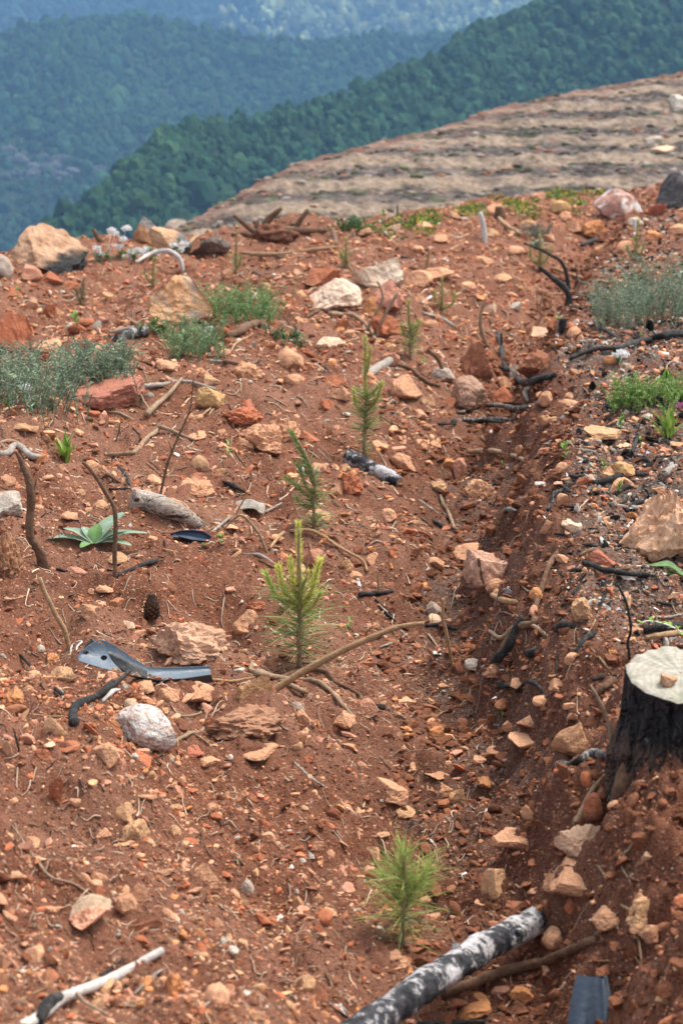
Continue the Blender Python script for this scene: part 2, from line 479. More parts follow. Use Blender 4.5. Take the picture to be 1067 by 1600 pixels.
# ------------------------------------------------------------------ terraced clearing on the next spur
RX = np.array([-16, -9, -6, -3.38, -.99, 1.78, 4.06, 6.97, 10.84, 21, 40, 70])
RY = np.array([27, 33.5, 37, 41.5, 48.4, 52.3, 55.8, 59.2, 63.2, 71.5, 88, 110.])
STEP = 2.5
def terrace_z(x, y):
    yy = y - .07 * x + .45 * noise2(x * .16, y * .12) + .22 * noise2(x * .7, y * .5)
    ph = yy / STEP; k = np.floor(ph); s = ph - k
    g = np.where(s < .22, .24 * np.clip(s / .22, 0, 1), .24 + .16 * (s - .22) / .78)
    z = -.43 + .16 * (k * STEP - 46) + g + .16 * .07 * x
    z = z + .09 * noise2(x * .5, y * .45 + 6) + .07 * noise2(x * 1.4, y * 1.2) + .04 * noise2(x * 4, y * 3.5) + .02 * noise2(x * 9, y * 8)
    yr = np.interp(x, RX, RY) + .5 * noise2(x * .45, 0 * x)
    zs = -.43 + .16 * (yy - 46) + .16 * .07 * x
    e = smooth(-2.2, -.3, y - yr); z = z * (1 - e) + (zs + .06 * noise2(x * 2, y * 2)) * e
    t = np.maximum(0, y - yr)
    z = z - .45 * t - .03 * t * t * (t < 30)
    sn = s + .09 * noise2(x * 1.3 + 4, y * 1.1) + .06 * noise2(x * 4.1, y * 3.6)
    bank = smooth(-.05, .10, sn) * (1 - smooth(.14, .42, sn))
    return z, bank, s

def build_terraces():
    xs = np.linspace(-14, 34, 560); ys = np.concatenate([np.linspace(28, 74, 760), np.linspace(74.5, 130, 70)])
    X, Y = np.meshgrid(xs, ys)
    Z, bank, s = terrace_z(X, Y)
    V = np.stack([X, Y, Z], -1).reshape(-1, 3)
    m = NT('terraced_earth')
    n1 = m.noise(.9, 5, .65); n2 = m.noise(3.6, 5, .7); n3 = m.noise(15, 4, .7); n4 = m.noise(.8, 5, .65)
    bench = m.ramp(n1, [(.36, (.045, .04, .038)), (.5, (.125, .102, .093)), (.64, (.22, .165, .14))])
    bench = m.mix(m.ramp(n2, [(.53, (0, 0, 0)), (.64, (.8, .8, .8))]), bench, (.27, .24, .215))
    bench = m.mix(m.ramp(m.noise(1.1, 5, .7), [(.56, (0, 0, 0)), (.68, (.75, .75, .75))]), bench, (.085, .11, .04))
    bench = m.mix(m.ramp(n3, [(.56, (0, 0, 0)), (.66, (.85, .85, .85))]), bench, (.035, .032, .03))
    bk = m.ramp(n2, [(.3, (.20, .145, .105)), (.5, (.37, .28, .205)), (.75, (.46, .37, .285))])
    c = m.mix(m.math('MULTIPLY', m.attr('bank', 'Fac'), m.ramp(n4, [(.32, (.35,) * 3), (.5, (1,) * 3)])), bench, bk)
    c = m.mix(m.ramp(m.attr('red', 'Fac'), [(0, (0, 0, 0)), (1, (.7, .7, .7))]), c, (.27, .125, .085))
    c = m.mix(1.0, c, m.ramp(m.noise(5.5, 5, .75), [(.36, (.62,) * 3), (.52, (1,) * 3), (.68, (1.25,) * 3)]), 'MULTIPLY')
    m.bump(m.math('ADD', n3, m.math('MULTIPLY', n2, 2)), .8, .12)
    mat = m.done(c, .95, .1)
    yr = np.interp(X, RX, RY)
    red = np.exp(-((Y - yr) / 1.6) ** 2) * .7
    me = mesh_arrays('terraced_hillside', V, [grid_faces(len(ys), len(xs))], None, True, mat, {'bank': bank.ravel(), 'red': red.ravel()})
    tag(link('terraced_hillside', me), kind='structure')
    # brush, tufts and dark burnt slash lying along the benches
    b = Bag(); g = Bag()
    r = np.random.default_rng(21)
    for i in range(3000):
        y = r.uniform(38, 64); x = y * r.uniform(-.11, .19)
        z, bk_, s_ = terrace_z(np.array(x), np.array(y))
        if y > np.interp(x, RX, RY) + .5 or (bk_ > .4 and r.random() < .75): continue
        t = r.random()
        size = r.uniform(.025, .085)
        v, f = ICO[2]
        vv = v * (1 + .5 * noise3(v * 1.7 + i)[:, None]) * size * np.array([r.uniform(1, 2.0), 1, r.uniform(.5, .9)]) + [x, y, float(z)]
        if t < .30: b.add(vv, f, np.array([.13, .14, .085]) * r.uniform(.6, 1.3))
        elif t < .62: b.add(vv, f, np.array([.11, .09, .075]) * r.uniform(.5, 1.6))
        elif t < .85: b.add(vv, f, np.array([.32, .26, .215]) * r.uniform(.6, 1.3))
        else: b.add(vv, f, np.array([.30, .15, .095]) * r.uniform(.7, 1.3))
    o = link('brush_litter', b.mesh('brush_litter', M['far_leaf'], None, False)); tag(o, kind='stuff')
build_terraces()

# ------------------------------------------------------------------ wooded hills
def hill(name, ridge, L, drop, skew, amp, wl, seed, ns=70, nr=240):
    """a slope falling from a ridge line towards the valley in front; returns a sampler of points on it"""
    Pr = []
    for px, py, dist in ridge:
        q = ray(px, py); q = q / q[1] * dist; Pr.append(q + [0, 0, CAM_Z])
    Pr = np.array(Pr); u = np.linspace(0, len(Pr) - 1, nr)
    P = np.stack([np.interp(u, np.arange(len(Pr)), Pr[:, k]) for k in range(3)], 1)
    s = np.concatenate([[-.5, -.22, -.08], np.linspace(0, 1, ns)])
    D = np.array([skew, -1, -drop])
    def surf(Pb, sv):
        Q = Pb + np.abs(sv)[..., None] * L * np.where(sv[..., None] >= 0, D, np.array([0, 1, -.9]))
        w = smooth(0, .12, np.abs(sv))
        n = noise2(Q[..., 0] / wl + seed, Q[..., 1] / (wl * 2.2) + seed) + .5 * noise2(Q[..., 0] / wl * 2.3 + seed, Q[..., 1] / wl * 1.2)
        Q = Q.copy(); Q[..., 2] += amp * n * (.25 + .75 * w)
        return Q
    S, I = np.meshgrid(s, np.arange(nr), indexing='ij')
    Q = surf(P[I], S)
    m = NT(name + '_floor')
    c = m.ramp(m.noise(.02, 5, .7), [(.35, (.018, .032, .016)), (.6, (.035, .055, .025)), (.75, (.07, .075, .04))])
    me = mesh_arrays(name, Q.reshape(-1, 3), [grid_faces(len(s), nr)], None, True, m.done(c, .95, .05))
    tag(link(name, me), kind='structure')
    def sample(n, r, smax=1.0):
        uu = r.uniform(0, nr - 1, n); i = np.floor(uu).astype(int); i = np.minimum(i, nr - 2); t = (uu - i)[:, None]
        sv = r.uniform(-.1, smax, n)
        return surf(P[i] * (1 - t) + P[i + 1] * t, sv), sv
    return sample

def tree_templates(sub, n, seed):
    out = []; v, f = ICO[sub]
    for i in range(n):
        k = 1 + .42 * noise3(v * 1.6 + seed + 9 * i) + .34 * noise3(v * 3.9 + seed + 5 * i)
        p = v * k[:, None]
        p[:, 2] *= 1.15
        p[:, :2] *= (1 - .16 * np.clip(p[:, 2:3], -1, 1.2))
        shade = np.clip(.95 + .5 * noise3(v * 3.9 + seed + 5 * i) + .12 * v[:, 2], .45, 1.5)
        out.append((p, f, shade))
    return out

def forest(name, pts, rad, tmpl, base, r, gap=None, jit=.35):
    n = len(pts); b = Bag()
    which = r.integers(0, len(tmpl), n)
    for k, (p, f, sh) in enumerate(tmpl):
        q = pts[which == k]; m_ = len(q)
        if m_ == 0: continue
        sz = rad * np.exp(r.normal(0, .36, m_)) * np.minimum(1, (q[:, 1] / 760) ** 1.2); tall = r.uniform(.85, 1.3, m_); a = r.uniform(0, 6.28, m_)
        c, s = np.cos(a), np.sin(a)
        x = p[None, :, 0] * c[:, None] - p[None, :, 1] * s[:, None]; y = p[None, :, 0] * s[:, None] + p[None, :, 1] * c[:, None]
        V = np.stack([x * sz[:, None], y * sz[:, None], p[None, :, 2] * (sz * tall)[:, None] + (sz * tall * .55)[:, None]], -1) + q[:, None, :]
        tone = np.exp(r.normal(0, jit, m_)); hue = r.normal(0, .08, m_)
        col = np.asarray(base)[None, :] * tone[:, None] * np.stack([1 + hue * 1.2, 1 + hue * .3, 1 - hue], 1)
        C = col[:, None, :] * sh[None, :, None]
        Fs = (f[None] + (np.arange(m_) * len(p))[:, None, None]).reshape(-1, 3)
        b.add(V.reshape(-1, 3), Fs, np.clip(C.reshape(-1, 3), .004, 1))
    o = link(name, b.mesh(name, M['far_leaf'], None, False)); tag(o, kind='stuff'); return o

fr = np.random.default_rng(12)
near_s = hill('wooded_hillside', [(1600, -300, 1150), (1250, -200, 1020), (1067, -112, 950), (960, -60, 915), (830, 12, 880), (760, 44, 850), (700, 76, 820), (620, 118, 790),
              (540, 156, 760), (430, 176, 730), (330, 195, 700), (270, 214, 680), (215, 255, 665), (150, 308, 645), (80, 360, 620), (0, 420, 600), (-120, 520, 570)],
              300, .62, -.12, 7, 55, 3)
q, sv = near_s(21000, fr, .8)
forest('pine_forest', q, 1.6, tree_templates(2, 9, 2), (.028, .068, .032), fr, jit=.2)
far_s = hill('wooded_mountain', [(-500, -20, 1680), (-200, 30, 1690), (0, 50, 1700), (130, 30, 1720), (210, 29, 1740), (330, 38, 1760), (440, 52, 1780), (520, 57, 1800), (620, 50, 1850),
              (700, 46, 1900), (760, 44, 1950), (900, 20, 2000), (1300, -20, 2050)], 520, .60, .05, 30, 150, 11)
q, sv = far_s(26000, fr, .95)
# bare limestone scar low on the far slope
r_ = q - [0, 0, CAM_Z]; cpx = CX + F * r_[:, 0] / (r_[:, 1] * math.cos(PITCH) - r_[:, 2] * math.sin(PITCH))
cpy = CY - F * (r_[:, 1] * math.sin(PITCH) + r_[:, 2] * math.cos(PITCH)) / (r_[:, 1] * math.cos(PITCH) - r_[:, 2] * math.sin(PITCH))
scar = (np.exp(-(((cpx - 30) / 55) ** 2 + ((cpy - 258) / 26) ** 2)) + np.exp(-(((cpx - 115) / 45) ** 2 + ((cpy - 268) / 20) ** 2))) * (1 + .6 * noise2(q[:, 0] / 14, q[:, 2] / 9))
keep = (scar < .42) | (fr.random(len(q)) < .22)
scar_pts = q[~keep]
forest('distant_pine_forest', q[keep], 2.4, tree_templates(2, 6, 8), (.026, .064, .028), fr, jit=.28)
b = Bag()
for i, p in enumerate(scar_pts[:45]):
    v, f = ICO[2]
    s = fr.uniform(2, 5)
    b.add(v * (1 + .5 * noise3(v * 1.4 + i)[:, None]) * s * np.array([1.3, .7, .9]) + p + [0, -1, 1.0], f, np.array([.10, .11, .10]) * fr.uniform(.7, 1.2))
o = link('scree_rubble', b.mesh('scree_rubble', M['far_leaf'], None, False)); tag(o, kind='stuff')
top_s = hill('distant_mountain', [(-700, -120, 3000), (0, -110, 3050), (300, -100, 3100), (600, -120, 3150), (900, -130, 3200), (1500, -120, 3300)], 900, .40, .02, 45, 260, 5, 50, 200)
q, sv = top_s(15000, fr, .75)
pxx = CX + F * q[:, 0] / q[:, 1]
mask = smooth(330, 470, pxx + 40 * noise2(q[:, 0] / 60, q[:, 1] / 60))  # stretch of the far hill that gets the sunlit colouring
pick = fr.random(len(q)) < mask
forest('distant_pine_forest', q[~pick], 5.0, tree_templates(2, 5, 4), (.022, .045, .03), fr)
forest('distant_sun_painted_forest', q[pick], 4.6, tree_templates(2, 5, 6), (.15, .18, .085), fr, jit=.4)  # sunlight on this stretch is put into the paler crown colour

# ------------------------------------------------------------------ air
def build_haze():
    x0, x1, y0, y1, z0, z1 = -7000, 7000, -7000, 7000, -420, 420
    V = np.array([[x, y, z] for x in (x0, x1) for y in (y0, y1) for z in (z0, z1)], float)
    Fc = np.array([[0, 1, 3, 2], [4, 6, 7, 5], [0, 4, 5, 1], [2, 3, 7, 6], [0, 2, 6, 4], [1, 5, 7, 3]])
    me = mesh_arrays('haze', V, [Fc], None, False)
    mat = bpy.data.materials.new('haze_air'); mat.use_nodes = True
    t = mat.node_tree; t.nodes.remove(t.nodes['Principled BSDF'])
    v = t.nodes.new('ShaderNodeVolumePrincipled')
    v.inputs['Color'].default_value = (.24, .48, .82, 1); v.inputs['Density'].default_value = HAZE
    v.inputs['Anisotropy'].default_value = 0.2
    t.links.new(v.outputs[0], t.nodes['Material Output'].inputs['Volume'])
    me.materials.append(mat)
    tag(link('haze', me), kind='stuff')
HAZE = .00022
build_haze()
# ------------------------------------------------------------------ words for labels
LANDMARKS = {
    'the front pine seedling': (628, 1430), 'the lime tipped pine seedling': (465, 960), 'the leaning pine seedling': (478, 765), 'the tall slim pine seedling': (570, 640),
    'the slate plastic strip': (225, 1045), 'the white veined boulder': (226, 1150), 'the charred stump': (1030, 1100), 'the speckled ash log': (700, 1515),
    'the split silver pole': (160, 1545), 'the weathered log': (255, 805), 'the silvery rosette': (150, 845), 'the shaggy dead post': (50, 800), 'the pine cone': (238, 950),
    'the pitted boulder': (1020, 830), 'the striped burnt log': (580, 740), 'the low feathery shrubs': (100, 590), 'the orange wedge boulder': (280, 470),
    'the charred crest boulder': (75, 390), 'the cream slab rock': (525, 460), 'the forked charred stem': (885, 440), 'the curved black stem': (785, 560),
    'the pink trench boulder': (763, 890), 'the tall grey shrubs': (1010, 455), 'the grass tuft': (100, 705), 'the folded plastic sheet': (928, 1570),
    'the angular orange rock': (893, 1160), 'the arched tan bank rock': (915, 1325), 'the root wad': (430, 362), 'the pink and white boulder': (965, 322),
    'the dock leaf': (1045, 900), 'the tangled root fan': (805, 985), 'the long bare branch': (570, 1005), 'the two tone flat stone': (142, 1440),
    'the red slab': (163, 618), 'the bleached arched branch': (255, 400), 'the thin leafless sapling': (270, 690), 'the rugged tan clod rock': (290, 1008),
    'the yellow flowered mat': (1010, 615), 'the small trench pine seedling': (640, 520),
}
LM_NAMES = list(LANDMARKS); LM_XY = np.array([LANDMARKS[k] for k in LM_NAMES], float)
TRENCH_PX = [(300, 900), (500, 870), (560, 840), (700, 760), (900, 735), (1080, 760), (1300, 830), (1600, 900)]
USED = set()
def count_words(s): return len(s.replace('-', ' ').split())

def place_label(head, px, py, skip=()):
    """head + where it lies relative to something one can find; never twice the same"""
    d = np.hypot(LM_XY[:, 0] - px, LM_XY[:, 1] - py)
    order = [i for i in np.argsort(d) if LM_NAMES[i] not in skip and d[i] > 8]
    tx = np.interp(py, [a for a, _ in TRENCH_PX], [b_ for _, b_ in TRENCH_PX])
    cands = []
    for i in order[:7]:
        dx, dy = px - LM_XY[i, 0], py - LM_XY[i, 1]
        inward = abs(px - tx) < abs(LM_XY[i, 0] - tx)
        side = 'on the trench side of' if inward else 'on the outer side of'
        q = 'just ' if d[i] < 75 else ('well ' if d[i] > 190 else '')
        if abs(dx) < .45 * abs(dy): rel = [q + ('in front of' if dy > 0 else 'behind')]
        elif abs(dy) < .45 * abs(dx): rel = [side if q != 'well ' else 'well out ' + side if not inward else 'some way ' + side]
        else: rel = [q + ('in front of' if dy > 0 else 'behind') + ' and ' + side, q + ('in front of' if dy > 0 else 'behind')]
        for r_ in rel: cands.append(f"{head} {r_} {LM_NAMES[i]}")
    i, j = order[0], order[1]
    cands.insert(2, f"{head} between {LM_NAMES[i]} and {LM_NAMES[j]}")
    for c in cands:
        if c not in USED and count_words(c) <= 16: USED.add(c); return c
    for i in order[7:14]:
        c = f"{head} in the wider area of {LM_NAMES[i]}"
        if c not in USED and count_words(c) <= 16: USED.add(c); return c
    return None

# ------------------------------------------------------------------ stones
COL = {'peach': (.47, .275, .175), 'tan': (.43, .275, .165), 'rust': (.33, .125, .07), 'pink': (.43, .23, .165), 'cream': (.54, .42, .315), 'grey': (.31, .285, .26),
       'white': (.60, .55, .49), 'orange': (.44, .215, .10), 'red': (.33, .125, .085), 'yellow': (.47, .315, .155), 'brown': (.26, .125, .075)}
COLWORD = {'peach': 'pale peach', 'tan': 'tan', 'rust': 'rust red', 'pink': 'dusty pink', 'cream': 'cream', 'grey': 'grey', 'white': 'whitish', 'orange': 'orange', 'red': 'dark red',
           'yellow': 'sandy yellow', 'brown': 'earthy brown'}

COL = {k: (min(v[0] * 1.24, .70), v[1] * 1.12, v[2] * 1.0) for k, v in COL.items()}
def rock_shape(sub, seed, kind='angular'):
    r = np.random.default_rng(seed); v, f = ICO[sub]
    V = v.copy()
    ncut = {'angular': 15, 'round': 7, 'wedge': 9, 'flat': 10, 'clod': 6}[kind]
    lo, hi = {'angular': (.45, .82), 'round': (.72, .95), 'wedge': (.42, .8), 'flat': (.55, .9), 'clod': (.7, .95)}[kind]
    for _ in range(ncut):
        n = r.normal(size=3); n /= np.linalg.norm(n); dd = r.uniform(lo, hi)
        s = V @ n - dd
        V = V - np.outer(np.maximum(s, 0) * .96, n)
    for _ in range({'round': 1, 'flat': 0}.get(kind, 3)):
        n = r.normal(size=3); n /= np.linalg.norm(n); s = V @ n - r.uniform(.25, .5); V = V - np.outer(np.maximum(s, 0) * .98, n)
    a1, a2 = {'angular': (.07, .05), 'round': (.06, .02), 'wedge': (.05, .04), 'flat': (.06, .04), 'clod': (.18, .12)}[kind]
    soft = .4 if kind in ('angular', 'wedge') else 1.0
    N = V / (np.linalg.norm(V, axis=1)[:, None] + 1e-6)
    dsp = a1 * fbm3(V * 1.6 + seed * 1.37, 3)
    if sub >= 4: dsp = dsp + a2 * fbm3(V * 5.2 + seed, 4, 2.1, .6) + .5 * a2 * -np.abs(noise3(V * 3.1 + seed + 50))
    else: dsp = dsp + a2 * noise3(V * 4 + seed)
    V = V + N * dsp[:, None]
    mn, mx = V.min(0), V.max(0)
    V = (V - (mn + mx) / 2) / ((mx - mn) / 2)
    return V, f

OCC = []     # (x, y, r) of the stones already laid down
def put_rock(bbox, col='peach', shape='angular', sub=None, label=None, seed=None, bury=.38, cat='stone', name='stone', group='loose stones on the red soil', depthf=None, tilt=None, mat=None, lift=0, rgb=None, peak=None):
    x0, y0, x1, y1 = bbox; w, h = x1 - x0, y1 - y0
    cx = (x0 + x1) / 2
    base = gp(cx, y1 - .12 * h)
    s = scale_at(base); dep = math.atan2(CAM_Z - base[2], base[1])
    if depthf is None: depthf = 1.45 if shape == 'flat' else .9
    W = w * s / 2; Dp = W * depthf
    vis = h * s / 2
    Hh = math.sqrt(max(vis ** 2 - (Dp * math.sin(dep)) ** 2, (.42 * vis) ** 2)) / math.cos(dep)
    Hb = Hh * (1.18 + .5 * bury)
    seed = seed if seed is not None else int(x0 * 31 + y0 * 7)
    if sub is None: sub = 5 if w > 60 else 4 if w > 15 else 3
    V, f = rock_shape(sub, seed, shape)
    V = V.copy(); V[:, 2] = np.where(V[:, 2] < 0, V[:, 2] * .55, V[:, 2])
    if peak:
        t_ = np.clip(V[:, 2], 0, 1); V[:, 0] = V[:, 0] * (1 - peak[1] * t_) + peak[0] * t_; V[:, 1] *= 1 - .6 * peak[1] * t_
        V[:, 0] = (V[:, 0] - V[:, 0].min()) / np.ptp(V[:, 0]) * 2 - 1
    rr = np.random.default_rng(seed + 1)
    if tilt is not None:
        c, sn = math.cos(tilt), math.sin(tilt)
        e = np.array([W, Hb]); X = V[:, 0] * W; Z = V[:, 2] * Hb
        X, Z = X * c - Z * sn, X * sn + Z * c
        X *= W / np.abs(X).max(); Z *= Hb / np.abs(Z).max()
        V = np.stack([X, V[:, 1] * Dp, Z], 1)
    else: V = V * np.array([W, Dp, Hb])
    cen = np.array([at_depth(cx, (y0 + y1) / 2, base[1] + Dp * .55)[0], base[1] + Dp * .55, 0])
    cen[2] = at_depth(cx, y0, base[1] + Dp * .45)[2] - Hb * .97 + lift
    if name == 'stone': cen[2] = min(cen[2], float(H(cen[0], cen[1], False)) + .35 * Hb)
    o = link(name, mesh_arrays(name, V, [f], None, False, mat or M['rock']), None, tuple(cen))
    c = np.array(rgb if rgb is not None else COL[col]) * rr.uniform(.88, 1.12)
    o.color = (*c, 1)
    OCC.append((cen[0], cen[1], W * (1 if W < .06 else .4)))
    if label is None:
        size = 'tiny' if w < 22 else 'small' if w < 36 else 'fist-sized' if w < 62 else 'large' if w < 105 else 'very large'
        shp = {'angular': 'angular', 'round': 'rounded', 'wedge': 'wedge shaped', 'flat': 'flat', 'clod': 'lumpy'}[shape]
        head = f"{size} {COLWORD[col]} {shp} {name.replace('_', ' ')}"
        label = place_label(head, cx, (y0 + y1) / 2) or place_label(f"{shp} {COLWORD[col]} {name.replace('_', ' ')}", cx, (y0 + y1) / 2)
    else: USED.add(label)
    tag(o, label, cat, group)
    return o

BOULDERS = 'boulders and big rocks'
def big(bbox, col, shape, label, **k):
    return put_rock(bbox, col, shape, label=label, cat='rock', name='rock', group=BOULDERS, **k)

def burnt_rock_mat(name, a, b_, dark, axis, thr, soft=.12, streak=None):
    """stone whose fire-blackened / bleached side is a real stain across it"""
    m = NT(name)
    n = m.noise(9, 6, .65); n2 = m.noise(60, 5, .7); n3 = m.noise(230, 3, .7)
    c = m.ramp(n, [(.3, a), (.6, b_)])
    c = m.mix(1.0, c, m.ramp(n2, [(.3, (.68, .66, .64)), (.5, (1, 1, 1)), (.7, (1.15, 1.14, 1.12))]), 'MULTIPLY')
    if dark is not None:
        sx = m.n('ShaderNodeVectorMath', operation='DOT_PRODUCT'); m.l(m.pos(), sx.inputs[0]); sx.inputs[1].default_value = axis
        f = m.math('ADD', sx.outputs['Value'], m.math('MULTIPLY', m.math('SUBTRACT', n, .5), soft * 3))
        fr_ = m.n('ShaderNodeMapRange'); m.l(f, fr_.inputs[0]); fr_.inputs[1].default_value = thr - soft * .4; fr_.inputs[2].default_value = thr + soft * .4
        c = m.mix(fr_.outputs[0], c, m.mix(m.ramp(n2, [(.45, (0, 0, 0)), (.65, (1, 1, 1))]), dark, tuple(min(1, x * 3) for x in dark)))
    if streak:
        if len(streak) > 2: rp = [(.40, (0, 0, 0)), (.44, (.85,) * 3), (.47, (0, 0, 0)), (.53, (0, 0, 0)), (.56, (1, 1, 1)), (.60, (.1,) * 3), (.66, (.7,) * 3)]
        else: rp = [(.50, (0, 0, 0)), (.58, (1, 1, 1))]
        c = m.mix(m.ramp(m.noise(streak[1], 5, .6, None, 1.2 if len(streak) < 3 else 2.2), rp), c, streak[0])
    m.bump(m.math('ADD', m.math('ADD', m.math('MULTIPLY', n2, 1.0), m.math('MULTIPLY', n3, .3)), m.math('MULTIPLY', n, 1.6)), .8, .012)
    return m.done(c, .9, .2)

big((7, 352, 135, 438), 'peach', 'angular', 'big peach boulder with a charred black underside on the crest above the valley', seed=11, sub=5, bury=.12,
    mat=burnt_rock_mat('crest_stone', (.36, .19, .10), (.56, .36, .23), (.02, .019, .018), (.62, -.25, -.75), .10, .10))
big((-22, 398, 22, 440), 'grey', 'round', 'brown grey rock tucked against the charred crest boulder at the frame edge', seed=5)
big((24, 414, 66, 442), 'pink', 'round', 'pinkish grey rounded rock lying in front of the charred crest boulder', seed=19)
big((208, 339, 258, 391), 'orange', 'angular', 'upright orange rock with a grey cap on the crest', seed=23,
    mat=burnt_rock_mat('capped_stone', (.40, .19, .09), (.50, .28, .15), (.20, .185, .17), (.6, 0, .8), .09, .05))
big((234, 355, 302, 396), 'orange', 'angular', 'orange crest rock with dark grey flank beside the bleached arched branch', seed=29,
    mat=burnt_rock_mat('flanked_stone', (.42, .22, .11), (.55, .36, .22), (.09, .085, .08), (.95, 0, .1), .07, .06))
big((296, 364, 362, 404), 'grey', 'clod', 'dark grey granular crest rock beside the root wad', seed=31, rgb=(.19, .175, .16))
big((253, 343, 300, 368), 'grey', 'round', 'smooth mid grey rock behind the upright orange crest rock', seed=33)
big((230, 430, 334, 512), 'orange', 'wedge', 'large orange wedge shaped boulder with a pale streak standing upright', seed=48, sub=5, peak=(-.05, .5), bury=.15,
    mat=burnt_rock_mat('streaked_stone', (.58, .26, .10), (.74, .44, .24), None, (1, 0, 0), 0, .1, ((.52, .40, .29), 3.0)))
big((-4, 490, 48, 552), 'rust', 'angular', 'rust red pointed rock behind the low feathery shrubs', seed=37)
big((103, 592, 223, 646), 'red', 'flat', 'long dusty red slab of rock on the mound crest', seed=41, rgb=(.37, .15, .10))
big((477, 417, 531, 453), 'rust', 'angular', 'rust orange block just behind the cream slab rock', seed=43)
big((549, 402, 631, 452), 'cream', 'angular', 'pale cream boulder with grey flank uppermost in the rock pile', seed=47, sub=5,
    mat=burnt_rock_mat('cream_stone', (.60, .42, .28), (.74, .60, .45), (.36, .29, .23), (.9, 0, -.3), .25, .06))
big((480, 436, 565, 488), 'cream', 'flat', 'pinkish cream slab rock leaning in the red rock pile', seed=53, sub=5, rgb=(.80, .60, .45))
big((560, 437, 632, 494), 'pink', 'angular', 'red pink rock with a flat face beside the cream slab rock', seed=59, rgb=(.56, .25, .17))
big((560, 464, 600, 498), 'orange', 'angular', 'small orange rock wedged under the red pink rock', seed=61)
big((578, 490, 630, 535), 'rust', 'clod', 'rust brown lumpy rock lowest in the red rock pile', seed=67)
big((926, 296, 1004, 350), 'pink', 'round', 'pink and white blotched boulder on the far slope', seed=71, sub=5,
    mat=burnt_rock_mat('blotched_stone', (.38, .17, .13), (.42, .24, .18), (.14, .12, .11), (-.8, 0, -.8), .22, .08, ((.58, .54, .50), 6)))
big((1027, 268, 1090, 334), 'grey', 'round', 'dark grey scorched boulder beside the pink and white boulder', seed=73, sub=5,
    mat=burnt_rock_mat('scorched_stone', (.26, .21, .19), (.38, .33, .30), (.05, .047, .045), (-.7, -.3, .1), .02, .12))
big((965, 765, 1100, 900), 'peach', 'clod', 'big pitted peach boulder standing on the charred bank', seed=79, sub=5, bury=.25, peak=(.0, .45), mat=burnt_rock_mat('pitted_stone', (.62, .33, .175), (.80, .50, .32), None, (1, 0, 0), 0))
big((721, 858, 806, 922), 'pink', 'angular', 'dusty pink boulder sitting in the trench', seed=83, sub=5, rgb=(.55, .33, .235))
big((174, 1106, 278, 1178), 'white', 'round', 'rounded white boulder with red brown veins', seed=92, sub=5, bury=.15, tilt=-.25,
    mat=burnt_rock_mat('veined_stone', (.54, .47, .41), (.62, .57, .52), None, (1, 0, 0), 0, .1, ((.33, .15, .085), 7, 1)))
big((226, 972, 358, 1044), 'tan', 'clod', 'rugged tan clod rock behind the slate plastic strip', seed=97, sub=5, rgb=(.52, .31, .20))
big((318, 1108, 448, 1162), 'tan', 'clod', 'broad half buried tan rock crusted with soil', seed=101, sub=5, rgb=(.38, .20, .12), bury=.5)
big((360, 1056, 428, 1108), 'orange', 'wedge', 'orange wedge rock under the long bare branch', seed=103, rgb=(.42, .235, .115))
big((859, 1128, 927, 1194), 'orange', 'wedge', 'angular orange rock resting on a charred stick in the trench', seed=108, sub=5, bury=.2, rgb=(.52, .28, .15), peak=(.3, .4))
big((865, 1296, 964, 1352), 'tan', 'clod', 'arched tan rock at the foot of the dark bank', seed=114, sub=5, bury=.2, depthf=.8, rgb=(.60, .385, .25))
big((992, 1320, 1064, 1370), 'tan', 'wedge', 'smooth tan rock leaning against the foot of the bank', seed=113, rgb=(.58, .37, .23))
big((110, 1410, 176, 1468), 'cream', 'flat', 'flat stone half sandy half pink in the bare foreground soil', seed=127, depthf=2.0,
    mat=burnt_rock_mat('two_tone_stone', (.40, .27, .17), (.47, .34, .23), (.36, .16, .10), (.35, -.9, -.2), .012, .015))
big((-30, 768, 38, 812), 'cream', 'flat', 'pale grey cream rock cut by the frame edge beside the shaggy dead post', seed=131, rgb=(.46, .40, .33))
big((-30, 832, 36, 912), 'orange', 'clod', 'orange brown rock cut by the frame edge in front of the shaggy dead post', seed=137, rgb=(.36, .18, .095))
big((711, 528, 770, 600), 'rust', 'clod', 'lumpy rust red clod rock on the trench wall beside the curved black stem', seed=139, rgb=(.33, .135, .075), bury=.4)
big((806, 545, 862, 592), 'rust', 'clod', 'twin lobed rust red clod rock at the head of the trench', seed=149, rgb=(.33, .13, .07))
big((705, 588, 766, 648), 'peach', 'flat', 'long pinkish tan slab sloping into the trench', seed=151, rgb=(.42, .26, .18))
big((1043, 148, 1080, 180), 'white', 'round', 'whitish round boulder high on the terraces', seed=157, bury=0) if False else None

def far_rock(px, py, w, h, label, col, seed, fy):
    """a boulder standing on the terraced slope"""
    r_ = ray(px, py); best = None
    for y in np.arange(38, 70, .1):
        x = r_[0] / r_[1] * y
        if float(terrace_z(np.array(x), np.array(y))[0]) > CAM_Z + r_[2] / r_[1] * y: best = y; break
    y = (best or fy); p = at_depth(px, py, y); s = y / F
    V, f = rock_shape(4, seed, 'angular')
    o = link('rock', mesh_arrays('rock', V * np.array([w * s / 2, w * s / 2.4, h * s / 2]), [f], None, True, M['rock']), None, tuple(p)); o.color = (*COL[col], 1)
    tag(o, label, 'rock', BOULDERS)
far_rock(1062, 164, 38, 32, 'whitish round boulder high on the terraces at the frame edge', 'white', 3, 60)
far_rock(1020, 221, 28, 16, 'small white boulder halfway up the terraces', 'white', 4, 52)
far_rock(1036, 238, 46, 22, 'long white slab lying low on the terraces', 'cream', 6, 50)

